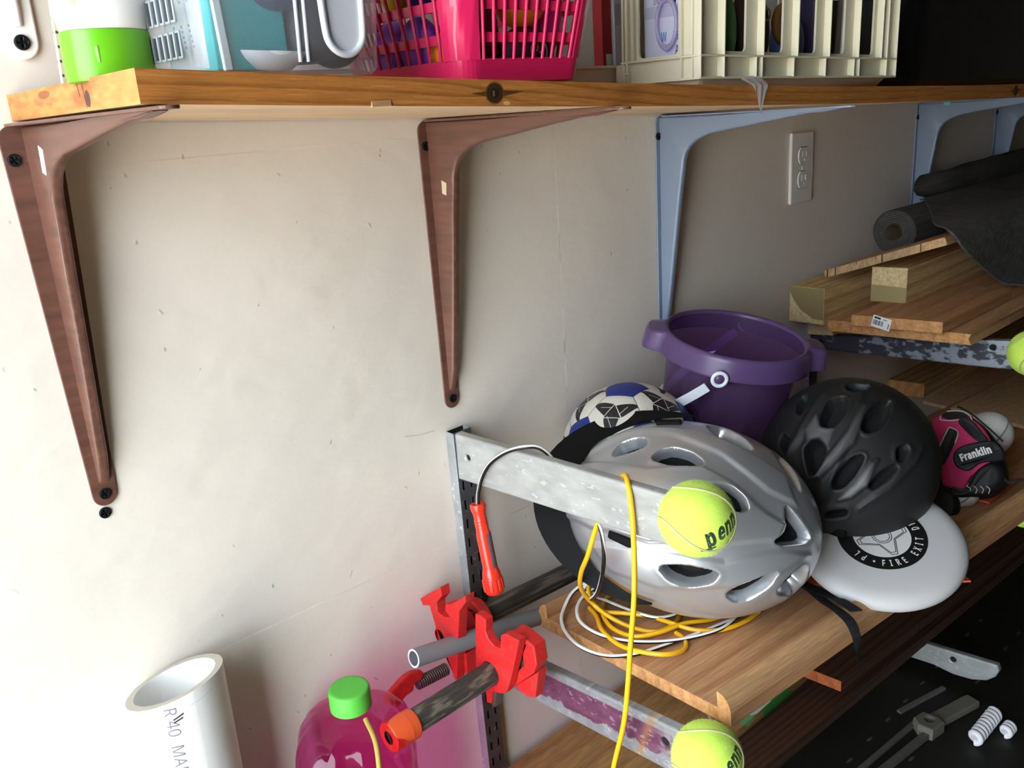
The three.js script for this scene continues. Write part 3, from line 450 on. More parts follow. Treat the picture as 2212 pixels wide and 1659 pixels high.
{
  const t = thing('black_helmet', 'black bicycle helmet with grey ribs, between the purple bucket and the pink glove', 'bicycle helmet', [0.4231, -0.4372, 0.2852], null, [V(-0.7129, -0.6976, -0.0722), V(0.174, -0.2757, 0.9454), V(-0.6793, 0.6614, 0.3179)]);
  t.scale.setScalar(0.966); const S = [0.118, 0.115, 0.105];
  const vents = [
    [[-0.32, -0.37], [-0.44, -0.25], [-0.37, -0.16], [-0.15, -0.13], [0.0, -0.2], [0.01, -0.28], [-0.09, -0.34]], [[0.29, -0.35], [0.17, -0.28], [0.2, -0.17], [0.35, -0.10], [0.49, -0.12], [0.54, -0.16], [0.43, -0.25]],
    [[-0.31, 0.06], [-0.56, 0.13], [-0.64, 0.2], [-0.44, 0.27], [-0.21, 0.25], [-0.11, 0.16], [-0.14, 0.1]], [[0.38, 0.09], [0.19, 0.16], [0.12, 0.245], [0.22, 0.25], [0.36, 0.24], [0.5, 0.19], [0.55, 0.12], [0.51, 0.08]],
    [[-0.12, 0.5], [-0.22, 0.55], [-0.19, 0.6], [-0.05, 0.6], [0.0, 0.555]], [[-0.62, -0.3], [-0.69, -0.22], [-0.72, -0.08], [-0.64, -0.06], [-0.55, -0.16], [-0.56, -0.25]],
    [[-0.21, -0.69], [-0.32, -0.69], [-0.35, -0.63], [-0.2, -0.59], [-0.06, -0.58], [-0.09, -0.63]], [[0.27, -0.66], [0.2, -0.64], [0.28, -0.55], [0.39, -0.53], [0.34, -0.61]],
    [[0.79, 0.12], [0.67, 0.32], [0.72, 0.31], [0.81, 0.15]], [[0.38, 0.41], [0.18, 0.47], [0.05, 0.55], [0.05, 0.58], [0.21, 0.55], [0.37, 0.47]]];
  const g1 = [[0.53, -0.14], [0.27, -0.06], [-0.03, 0], [-0.4, -0.02], [-0.5, 0.06], [-0.2, 0.06], [0.05, 0.09], [0.38, -0.01], [0.5, -0.07]], g2 = [[0.62, 0.2], [0.42, 0.29], [0.15, 0.335], [0.1, 0.38], [0.37, 0.385], [0.54, 0.3]], g3 = [[0.1, -0.42], [-0.1, -0.4], [0.02, -0.3], [0.0, -0.16], [0.2, -0.12], [0.13, -0.25], [0.2, -0.36]], g4 = [[0.45, -0.5], [0.2, -0.52], [-0.35, -0.5], [-0.5, -0.4], [-0.2, -0.44], [0.2, -0.44]], g5 = [[0.6, 0.42], [0.3, 0.62], [-0.1, 0.72], [-0.3, 0.7], [0, 0.65], [0.3, 0.56]];
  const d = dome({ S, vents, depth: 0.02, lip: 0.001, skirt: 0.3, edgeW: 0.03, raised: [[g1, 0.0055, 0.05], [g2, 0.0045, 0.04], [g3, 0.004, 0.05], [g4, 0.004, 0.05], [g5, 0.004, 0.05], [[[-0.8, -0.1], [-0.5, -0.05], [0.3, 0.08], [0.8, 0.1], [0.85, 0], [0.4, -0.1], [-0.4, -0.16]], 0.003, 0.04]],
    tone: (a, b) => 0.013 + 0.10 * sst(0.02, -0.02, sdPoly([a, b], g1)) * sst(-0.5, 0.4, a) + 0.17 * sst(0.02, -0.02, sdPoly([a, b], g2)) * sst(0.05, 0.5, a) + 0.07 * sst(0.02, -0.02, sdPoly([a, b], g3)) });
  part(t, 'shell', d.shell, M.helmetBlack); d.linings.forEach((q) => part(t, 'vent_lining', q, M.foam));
  part(t, 'inner_liner', new THREE.SphereGeometry(1, 48, 24, 0, Math.PI * 2, 0, Math.PI / 2).rotateX(Math.PI / 2).scale(S[0] * 0.9, S[1] * 0.88, S[2] * 0.72).translate(0, 0, -0.026), new THREE.MeshStandardMaterial({ color: 0x0b0b0c, roughness: 0.95, side: THREE.DoubleSide }));
  part(t, 'rim', new THREE.TubeGeometry(new THREE.CatmullRomCurve3(Array.from({ length: 48 }, (_, i) => { const a = i / 48 * Math.PI * 2; return V(S[0] * 0.925 * Math.cos(a), S[1] * 0.925 * Math.sin(a), -S[2] * 0.3); }), true), 160, 0.003, 8, true), M.blackPlastic);
  part(t, 'rear_band', rbox(0.024, 0.05, 0.007, 0.003).rotateY(1.0).translate(0.104, 0.02, 0.035), M.blackPlastic);
}
// ---------------------------------------------------------------- soccer ball of 32 stitched panels
{
  const R = 0.0893, z = dirOf(0, 0, 1), x = rgt.clone(), y = upv.clone();
  const t = thing('soccer_ball', 'white and blue soccer ball with black triangle print, behind the silver helmet', 'soccer ball', [0.2196, -0.402, 0.0915], null, [x, y, z]);
  const f = (1 + Math.sqrt(5)) / 2, iv = []; for (const a of [-1, 1]) for (const b of [-f, f]) iv.push(V(0, a, b), V(a, b, 0), V(b, 0, a)); iv.forEach((p) => p.normalize());
  const want = [V(-0.12, 0.95, 0.28).normalize(), V(0.12, 0.2, 0.97).normalize()], e0 = iv[0], e1 = iv.find((p) => p.angleTo(e0) < 1.15 && p.angleTo(e0) > 0.1), fr = (a, b) => { const m = a.clone().add(b).normalize(), d = a.clone().sub(b).normalize(); return new THREE.Matrix4().makeBasis(m, d, m.clone().cross(d)); };
  const turn = new THREE.Matrix4().multiplyMatrices(fr(...want), fr(e0, e1).transpose()); iv.forEach((p) => p.applyMatrix4(turn));
  const near = (p, q) => p.angleTo(q) < 1.15 && p.angleTo(q) > 0.1;
  const leather = tex(256, 256, (u, v) => { const n = noise(u * 90, v * 90, 221); return [n, n, n]; }, false, [2, 2]);
  const star = (scratched) => ctex(256, 256, (g, w) => {
    g.fillStyle = '#d9d4c8'; g.fillRect(0, 0, w, w); g.translate(128, 128);
    for (let k = 0; k < 3; k++) { g.save(); g.rotate(k * Math.PI * 2 / 3); g.fillStyle = '#1b1b1d'; g.beginPath(); g.moveTo(-6, 40); g.quadraticCurveTo(-60, 60, -112, 66); g.quadraticCurveTo(-70, 0, -40, -22); g.closePath(); g.fill(); g.beginPath(); g.moveTo(0, 44); g.lineTo(-38, -22); g.lineTo(38, -22); g.fill(); g.strokeStyle = '#d9d4c8'; g.lineWidth = 3; g.beginPath(); g.moveTo(-44, -25); g.lineTo(2, 52); g.moveTo(-60, 40); g.lineTo(-26, -12); g.stroke(); g.restore(); }
    if (scratched) for (let i = 0; i < 500; i++) { g.strokeStyle = 'rgba(215,210,200,.35)'; g.lineWidth = 0.8; g.beginPath(); const a = rand() * 200 - 100, b = rand() * 200 - 100; g.moveTo(a, b); g.lineTo(a + rand() * 14 - 7, b + rand() * 10); g.stroke(); }
    for (let i = 0; i < 40; i++) { g.fillStyle = 'rgba(120,105,85,.15)'; g.beginPath(); g.arc(rand() * 240 - 120, rand() * 240 - 120, 1 + rand() * 3, 0, 7); g.fill(); }
  });
  const white = [star(false), star(true)].map((map) => phy(0xffffff, 0.5, { map, bumpMap: leather, bumpScale: 0.0002 }));
  const blue = phy(0xffffff, 0.45, { bumpMap: leather, bumpScale: 0.0002, map: ctex(256, 256, (g) => { g.fillStyle = '#1b2f86'; g.fillRect(0, 0, 256, 256); g.strokeStyle = '#16225e'; g.lineWidth = 5; g.strokeRect(60, 60, 136, 136); for (let i = 0; i < 30; i++) { g.fillStyle = 'rgba(200,205,220,.12)'; g.fillRect(rand() * 256, rand() * 256, 2 + rand() * 12, 1.5); } }) });
  const panel = (c, edge) => { // edge: unit corner directions in order round c
    const X = edge[0].clone().addScaledVector(c, -edge[0].dot(c)).normalize(), Y = c.clone().cross(X), ps = [], uv = [], ix = [], nr = [], K = 8, per = 6, B = [];
    edge.forEach((p, i) => { const q = edge[(i + 1) % edge.length]; for (let s = 0; s < per; s++) B.push(p.clone().lerp(q, s / per)); }); const n = B.length, mx = Math.max(...B.map((p) => p.clone().normalize().angleTo(c)));
    for (let k = 0; k <= K; k++) for (let i = 0; i < n; i++) { const s = k / K * 0.985, d = c.clone().multiplyScalar(B[i].dot(c)).lerp(B[i], s).normalize(), h = R * (1 - 0.022 * Math.pow(k / K, 9)); ps.push(d.x * h, d.y * h, d.z * h); const m = d.clone().addScaledVector(B[i].clone().addScaledVector(c, -B[i].dot(c)), 0.75 * Math.pow(k / K, 10)).normalize(); nr.push(m.x, m.y, m.z); uv.push(0.5 + 0.5 * d.dot(X) / Math.sin(mx), 0.5 + 0.5 * d.dot(Y) / Math.sin(mx)); }
    for (let k = 0; k < K; k++) for (let i = 0; i < n; i++) { const a = k * n + i, b = k * n + (i + 1) % n, e = a + n, g = b + n; if (k) ix.push(a, e, b); ix.push(b, e, g); }
    const g = new THREE.BufferGeometry(); g.setAttribute('position', new THREE.Float32BufferAttribute(ps, 3)); g.setAttribute('normal', new THREE.Float32BufferAttribute(nr, 3)); g.setAttribute('uv', new THREE.Float32BufferAttribute(uv, 2)); g.setIndex(ix); return g;
  };
  const sortRound = (c, pts) => { const X = pts[0].clone().addScaledVector(c, -pts[0].dot(c)).normalize(), Y = c.clone().cross(X); return pts.sort((p, q) => Math.atan2(p.dot(Y), p.dot(X)) - Math.atan2(q.dot(Y), q.dot(X))); };
  part(t, 'bladder', new THREE.SphereGeometry(R * 0.972, 48, 32), std(0x6a645a, 0.9));
  iv.forEach((p) => part(t, 'panel', panel(p, sortRound(p, iv.filter((q) => near(p, q)).map((q) => p.clone().multiplyScalar(2).add(q).divideScalar(3)))), blue));
  let k = 0; for (let a = 0; a < 12; a++) for (let b = a + 1; b < 12; b++) for (let c = b + 1; c < 12; c++) if (near(iv[a], iv[b]) && near(iv[b], iv[c]) && near(iv[a], iv[c])) {
    const pts = []; for (const [p, q] of [[a, b], [b, a], [b, c], [c, b], [c, a], [a, c]]) pts.push(iv[p].clone().multiplyScalar(2).add(iv[q]).divideScalar(3)); const ce = iv[a].clone().add(iv[b]).add(iv[c]).normalize();
    part(t, 'panel', panel(ce, sortRound(ce, pts)), white[k++ % 2]);
  }
}
// ---------------------------------------------------------------- purple sand bucket
{
  const base = V(0.384, -0.568, 0.078), rim = V(0.392, -0.289, 0.134), y = rim.clone().sub(base), H = y.length() + 0.012; y.normalize();
  const x = rgt.clone().addScaledVector(y, -rgt.dot(y)).normalize(), z = x.clone().cross(y);
  const t = thing('sand_bucket', 'translucent purple sand bucket with a white handle, standing behind the helmets', 'bucket', base.toArray(), null, [x, y, z]);
  M.purple = phy(new THREE.Color(0.33, 0.18, 0.43), 0.22, { transmission: 0.82, thickness: 0, ior: 1.45, side: THREE.DoubleSide });
  M.purpleRim = phy(new THREE.Color(0.20, 0.11, 0.29), 0.3, { transmission: 0.5, thickness: 0, ior: 1.45, side: THREE.DoubleSide });
  part(t, 'body', lathe([[0, 0.004], [0.06, 0.003], [0.067, 0], [0.069, 0.003], [0.072, 0.02], [0.0885, H - 0.03], [0.0905, H - 0.004]], 72), M.purple);
  const rimG = lathe([[0.0905, H - 0.006], [0.0915, H - 0.001], [0.0945, H + 0.0008], [0.0975, H - 0.0012], [0.0995, H - 0.006], [0.102, H - 0.026], [0.1032, H - 0.0285], [0.1015, H - 0.029]], 160), p = rimG.attributes.position;
  for (let i = 0; i < p.count; i++) { const X = p.getX(i), Z = p.getZ(i), r = Math.hypot(X, Z), th = Math.atan2(Z, X), w = (c, s) => { let d = Math.abs(th - c); d = Math.min(d, Math.PI * 2 - d); return Math.exp(-Math.pow(d / s, 6)); }, g = Math.max(w(0.12, 0.24), w(Math.PI + 0.12, 0.24)) * sst(0.0935, 0.0985, r) * 0.021; p.setX(i, X * (1 + g / r)); p.setZ(i, Z * (1 + g / r)); }
  rimG.computeVertexNormals(); part(t, 'rim', rimG, M.purpleRim);
  // handle: a bail from the near pivot to the far one, hanging down at the left
  const A = V(-0.040, H - 0.026, 0.098), B = V(0.040, H - 0.020, -0.095), mid = A.clone().add(B).multiplyScalar(0.5), half = A.clone().sub(B).multiplyScalar(0.5), down = V(-0.74, -0.67, 0.0);
  const path = new THREE.CatmullRomCurve3(Array.from({ length: 21 }, (_, i) => { const a = Math.PI * (0.04 + 0.92 * i / 20); return mid.clone().addScaledVector(half, Math.cos(a) * 1.04).addScaledVector(down, Math.sin(a) * 0.135); }));
  M.handle = phy(0xe9ecf2, 0.45);
  const sec = shapeOf([[-0.0012, -0.0062], [0.0012, -0.0062], [0.0012, 0.0062], [-0.0012, 0.0062]]);
  part(t, 'handle', new THREE.ExtrudeGeometry(sec, { steps: 60, extrudePath: path, bevelEnabled: false }), M.handle);
  for (const P of [A, B]) { part(t, 'handle_ring', new THREE.TorusGeometry(0.0088, 0.0026, 10, 32).translate(P.x, P.y, P.z * 1.03), M.handle); part(t, 'pivot', new THREE.SphereGeometry(0.0068, 20, 14).scale(1, 1, 0.6).translate(P.x, P.y, P.z * 1.02), M.purpleRim); }
  for (const s of [-1, 0, 1]) part(t, 'rib', rbox(0.0016, 0.017, 0.004, 0.0007, 0.036 + s * 0.006, H - 0.011, -0.091), M.purpleRim);
  const sh = thing('toy_shovel', 'blue plastic toy shovel inside the purple bucket', 'toy shovel', base.clone().addScaledVector(y, 0.01).toArray(), null, [x, y, z]);
  M.bluePl = phy(0x1d3f9e, 0.4);
  part(sh, 'blade', extr(shapeOf(smooth2([[-0.035, 0.01], [0.012, 0.0], [0.02, 0.07], [0.006, 0.115], [-0.026, 0.115], [-0.038, 0.07]], 5, true)), 0.004, 0.0012).rotateX(-0.05).translate(-0.018, 0.004, 0.045), M.bluePl);
  part(sh, 'grip', rod([-0.03, 0.11, 0.045], [-0.052, 0.2, 0.04], 0.008), M.bluePl);
}
// ---------------------------------------------------------------- orange foam sheet under the toys, orange cone behind the bucket
M.orange = std(0xe8623a, 0.75);
{
  const t = thing('orange_sheet', 'thin orange foam sheet lying under the frisbee', 'foam sheet', [0.45, boardY(0.3) + 0.001, 0.3]);
  const g = extrY([[0.301, 0.302], [0.314, 0.327], [0.4135, 0.4515], [0.425, 0.44], [0.445, 0.38], [0.42, 0.28], [0.33, 0.25]], 0, 0.0026, 0.0005), p = g.attributes.position;
  for (let i = 0; i < p.count; i++) p.setY(i, p.getY(i) + boardY(p.getZ(i)) + 0.0015 - Math.max(0, p.getX(i) - 0.3) * 0.004);
  g.computeVertexNormals(); wpart(t, 'sheet', g, M.orange);
  const t2 = thing('orange_strip', 'narrow orange foam strip poking out under the black lace of the glove', 'foam strip', [0.74, boardY(0.38), 0.38]); const g2 = extrY([[0.66, 0.384], [0.765, 0.386], [0.767, 0.378], [0.66, 0.366]], boardY(0.38) - 0.001, 0.003, 0.0005); wpart(t2, 'strip', g2, M.orange);
  const c = thing('orange_cone', 'orange plastic marker cone between the purple bucket and the black helmet', 'marker cone', [0.5, -0.573, 0.1]);
  part(c, 'base', lathe([[0.04, 0.0], [0.075, 0.0], [0.077, 0.003], [0.075, 0.006], [0.042, 0.007], [0.04, 0.004]], 40), std(0xd4511f, 0.6)); part(c, 'body', lathe([[0.046, 0.006], [0.018, 0.12], [0.012, 0.124], [0.011, 0.118]], 40), std(0xd4511f, 0.6));
}
// ---------------------------------------------------------------- frisbee
{
  const t = thing('frisbee', 'white frisbee with a black lettered ring, tilted over the board front under the black helmet', 'frisbee', [0.3624, -0.4935, 0.3632], null, [V(0.4573, -0.031, 0.8888), V(0.8303, 0.3729, -0.4142), V(-0.3186, 0.9273, 0.1963)]);
  t.scale.setScalar(0.966);
  M.disc = phy(0xc9c7c6, 0.42, { transmission: 0.12, thickness: 0 });
  part(t, 'disc', lathe([[0, 0.0], [0.03, -0.0001], [0.06, -0.0004], [0.082, -0.0022], [0.09, -0.0038], [0.0975, -0.0075], [0.1008, -0.0125], [0.1015, -0.017], [0.1008, -0.0205], [0.0993, -0.0215], [0.0978, -0.0205], [0.0972, -0.014], [0.094, -0.0085], [0.086, -0.0048], [0.06, -0.003], [0, -0.0026]], 96).rotateX(Math.PI / 2), M.disc);
  const print = ctex(1024, 1024, (g, w) => {
    const c = w / 2, k = w / 2; g.fillStyle = '#dcdad8'; g.fillRect(0, 0, w, w); g.fillStyle = '#0d0d0e'; g.beginPath(); g.arc(c, c, k * 0.998, 0, 7); g.fill(); g.fillStyle = '#cfcdcb'; g.beginPath(); g.arc(c, c, k * 0.645, 0, 7); g.fill();
    g.fillStyle = '#d8d6d4'; g.font = 'bold 128px sans-serif'; g.textAlign = 'center'; g.textBaseline = 'middle';
    const arc = (txt, start, step, flip) => [...txt].forEach((ch, i) => { const a = start + step * i; g.save(); g.translate(c + Math.cos(a) * k * 0.815, c + Math.sin(a) * k * 0.815); g.rotate(a + (flip ? Math.PI / 2 : -Math.PI / 2)); g.scale(0.62, 1); g.fillText(ch, 0, 0); g.restore(); });
    arc('FIRE EXIT DR', 1.52, -0.197, false); arc('PL', 2.05, 0.23, true); g.beginPath(); g.arc(c + Math.cos(1.77) * k * 0.815, c + Math.sin(1.77) * k * 0.815, 15, 0, 7); g.fill();
    g.strokeStyle = '#161617'; g.lineWidth = 9; g.lineJoin = 'round';
    const tri = (s, o) => { g.beginPath(); for (let i = 0; i < 4; i++) { const a = 0.95 + i * Math.PI / 2; const x = c + Math.cos(a) * k * s, y = c + Math.sin(a) * k * s, b = a + Math.PI / 4; i ? g.lineTo(x, y) : g.moveTo(x, y); g.lineTo(c + Math.cos(a + 0.22) * k * s * 0.98, c + Math.sin(a + 0.22) * k * s * 0.98); g.lineTo(c + Math.cos(b) * k * o, c + Math.sin(b) * k * o); } g.closePath(); g.stroke(); };
    tri(0.6, 0.3); tri(0.53, 0.27); g.beginPath(); g.arc(c, c, k * 0.22, 0, 7); g.stroke(); g.beginPath(); g.arc(c, c, k * 0.17, 0, 7); g.stroke();
  });
  part(t, 'print', new THREE.CircleGeometry(0.0535, 64).translate(0, 0, 0.0004), std(0xffffff, 0.5, 0, { map: print }));
}
// ---------------------------------------------------------------- baseball glove and the two white balls
{
  const t = thing('baseball_glove', 'pink and black baseball glove with a lettered wrist strap, right of the black helmet', 'baseball glove', [0.6473, -0.4934, 0.3539], null, [V(0.2428, 0.1673, 0.9555), V(0.4395, 0.8591, -0.2621), V(-0.8648, 0.4836, 0.1351)]);
  M.pink = std(0xc42f63, 0.85, 0, { bumpMap: fuzz, bumpScale: 0.0006 }); M.gloveBlack = std(0x0d0d0e, 0.6, 0, { bumpMap: fuzz, bumpScale: 0.0004 }); M.trim = std(0xc9c4bd, 0.8);
  const puff = (pts, z0, d, b, n = 5) => { const s = shapeOf(smooth2(pts, n, true)); return extr(s, d, b, 4).translate(0, 0, z0); };
  const bend = (g) => { const p = g.attributes.position; for (let i = 0; i < p.count; i++) { const x = p.getX(i), y = p.getY(i); p.setZ(i, p.getZ(i) - 5.5 * (x + 0.005) * (x + 0.005) - 2.2 * (y - 0.01) * (y - 0.01)); } g.computeVertexNormals(); return g; };
  part(t, 'palm', bend(puff([[-0.0498,0.0603],[-0.034,0.0751],[-0.0101,0.078],[0.0145,0.062],[0.0318,0.0393],[0.0437,0.0062],[0.0443,-0.0245],[0.0296,-0.0408],[0.0036,-0.0484],[-0.0194,-0.0488],[-0.0166,-0.0743],[-0.0301,-0.0865],[-0.0554,-0.0828],[-0.0673,-0.0721],[-0.0531,-0.0476],[-0.0456,-0.0007],[-0.0519,0.0373]], -0.05, 0.05, 0.014)), M.gloveBlack);
  part(t, 'back_panel', bend(puff([[-0.048,0.0641],[-0.041,0.0716],[-0.0271,0.0758],[-0.0068,0.076],[0.0047,0.0661],[0.0176,0.0545],[0.0285,0.0356],[0.0312,0.0172],[0.0275,-0.001],[0.0126,-0.0156],[0.0043,-0.0193],[-0.0059,-0.0377],[-0.0143,-0.0405],[-0.0225,-0.036],[-0.0333,-0.0306],[-0.0355,-0.0101],[-0.0384,0.0181],[-0.0415,0.0371],[-0.0465,0.0487]], -0.008, 0.014, 0.004)), M.pink);
  part(t, 'inset', bend(puff([[-0.0341,0.0713],[-0.0237,0.0763],[-0.0068,0.0747],[0.0014,0.0681],[-0.0104,0.0657],[-0.0239,0.0648]], 0.004, 0.004, 0.001)), M.gloveBlack);
  part(t, 'inset', bend(puff([[-0.0105,0.061],[-0.0036,0.0683],[0.0063,0.0623],[0.0206,0.0432],[0.0268,0.032],[0.0138,0.0313],[0.0025,0.0418]], 0.004, 0.005, 0.0014)), M.gloveBlack);
  part(t, 'inset', bend(puff([[-0.0225,0.0518],[-0.0116,0.044],[-0.0355,-0.0083],[-0.0384,0.0181]], 0.004, 0.003, 0.001, 3)), M.gloveBlack);
  const bz = (a, z) => a.map(([x, y]) => [x, y, z - 5.5 * (x + 0.005) ** 2 - 2.2 * (y - 0.01) ** 2]);
  for (const l of [[[-0.0384, 0.019], [-0.031, 0.035], [-0.0228, 0.0525]], [[-0.0341, 0.0713], [-0.036, 0.066], [-0.022, 0.0625], [-0.008, 0.0635]], [[-0.026, 0.0775], [-0.006, 0.0762], [0.005, 0.068], [0.007, 0.062]], [[-0.0225, 0.0525], [-0.011, 0.0445], [-0.0355, -0.009]]]) part(t, 'piping', tube(bz(l, 0.0068), 0.0009, 6), M.trim);
  part(t, 'finger_stall', bend(puff([[-0.0059,-0.0377],[0.0127,-0.0101],[0.0308,0.0008],[0.0433,-0.0065],[0.0446,-0.0245],[0.0328,-0.039],[0.0198,-0.0482],[0.0069,-0.0475],[-0.0128,-0.0487],[-0.0259,-0.0379]], -0.01, 0.022, 0.008)), M.gloveBlack);
  part(t, 'thumb_stall', puff([[-0.014,-0.048],[-0.0146,-0.0743],[-0.0281,-0.0865],[-0.0554,-0.0848],[-0.075,-0.0741],[-0.066,-0.0476],[-0.045,-0.035],[-0.028,-0.036]], -0.022, 0.03, 0.011), M.gloveBlack);
  for (const x of [0.0006, 0.0088, 0.0169, 0.0249]) part(t, 'stitch', tube([[x - 0.001, -0.034, 0.006], [x + 0.003, -0.038, 0.0065], [x + 0.001, -0.044, 0.003]], 0.0007, 6), M.trim);
  const strap = bend(puff([[-0.0130,0.0178],[0.0054,0.0268],[0.038,0.0296],[0.046,0.0061],[0.0178,-0.001],[0.0012,-0.0123],[-0.0119,-0.0073],[-0.0175,0.0048]], 0.004, 0.006, 0.0022)); const so = part(t, 'strap', strap, M.gloveBlack);
  const word = ctex(512, 160, (g) => { g.fillStyle = '#0d0d0e'; g.fillRect(0, 0, 512, 160); g.fillStyle = '#e9e7e4'; g.strokeStyle = '#e9e7e4'; g.lineWidth = 9; g.lineJoin = 'round'; g.font = 'bold 132px sans-serif'; g.textAlign = 'center'; g.scale(0.82, 1); g.fillText('Franklin', 312, 122); g.strokeText('Franklin', 312, 122); });
  const wg = new THREE.PlaneGeometry(0.049, 0.0172, 12, 2).rotateZ(0.34).translate(0.0115, 0.0115, 0.0108); part(so, 'lettering', bend(wg), std(0xffffff, 0.7, 0, { map: word }));
  part(t, 'lace', tube([[-0.012, 0.084, -0.005], [0.004, 0.074, -0.002], [0.02, 0.058, 0.0], [0.03, 0.048, -0.004], [0.045, 0.031, -0.006]], 0.0013, 6), M.gloveBlack);
  part(t, 'lace', tube([[0.04, -0.015, -0.012], [0.05, -0.026, -0.012], [0.064, -0.022, -0.012], [0.085, -0.024, -0.02]], 0.0022, 6), M.gloveBlack);
  M.whiteBall = std(0xdedbd6, 0.55, 0, { bumpMap: fuzz, bumpScale: 0.0004 });
  const wb = (c, r, label) => { const b = thing('white_ball', label, 'ball', c); part(b, 'cover', new THREE.SphereGeometry(r, 48, 32), M.whiteBall); part(b, 'seam', new THREE.TorusGeometry(r * 0.997, 0.0012, 6, 64).rotateX(0.7).rotateY(0.6), std(0x8f8b86, 0.8)); };
  wb([0.772, -0.49, 0.338], 0.0335, 'white ball behind the upper right of the pink glove'); wb([0.648, -0.5395, 0.352], 0.0215, 'white ball half hidden under the black fingers of the glove');
}
// a cord swept without twist, v = 0.5 facing up and to the left
function cordGeo(pts, r, k = 8, n = 12) {
  const c = new THREE.CatmullRomCurve3(pts.map((p) => V(...p)), false, 'centripetal'), N = pts.length * k, P = [], U = [], nr = [], ix = [], ref = V(0.15, 0.9, -0.4).normalize(); let X = null;
  for (let i = 0; i <= N; i++) { const p = c.getPointAt(i / N), t = c.getTangentAt(i / N); let y = ref.clone().addScaledVector(t, -ref.dot(t)); if (X) y.lerp(X.clone().addScaledVector(t, -X.dot(t)), 0.75); y.normalize(); X = y; const x = y.clone().cross(t); for (let j = 0; j <= n; j++) { const a = (j / n - 0.5) * Math.PI * 2, d = y.clone().multiplyScalar(Math.cos(a)).addScaledVector(x, Math.sin(a)); P.push(p.x + d.x * r, p.y + d.y * r, p.z + d.z * r); nr.push(d.x, d.y, d.z); U.push(i / N * 10, j / n); } }
  for (let i = 0; i < N; i++) for (let j = 0; j < n; j++) { const a = i * (n + 1) + j, b = a + n + 1; ix.push(a, b, a + 1, a + 1, b, b + 1); }
  const g = new THREE.BufferGeometry(); g.setAttribute('position', new THREE.Float32BufferAttribute(P, 3)); g.setAttribute('normal', new THREE.Float32BufferAttribute(nr, 3)); g.setAttribute('uv', new THREE.Float32BufferAttribute(U, 2)); g.setIndex(ix); return g;
}
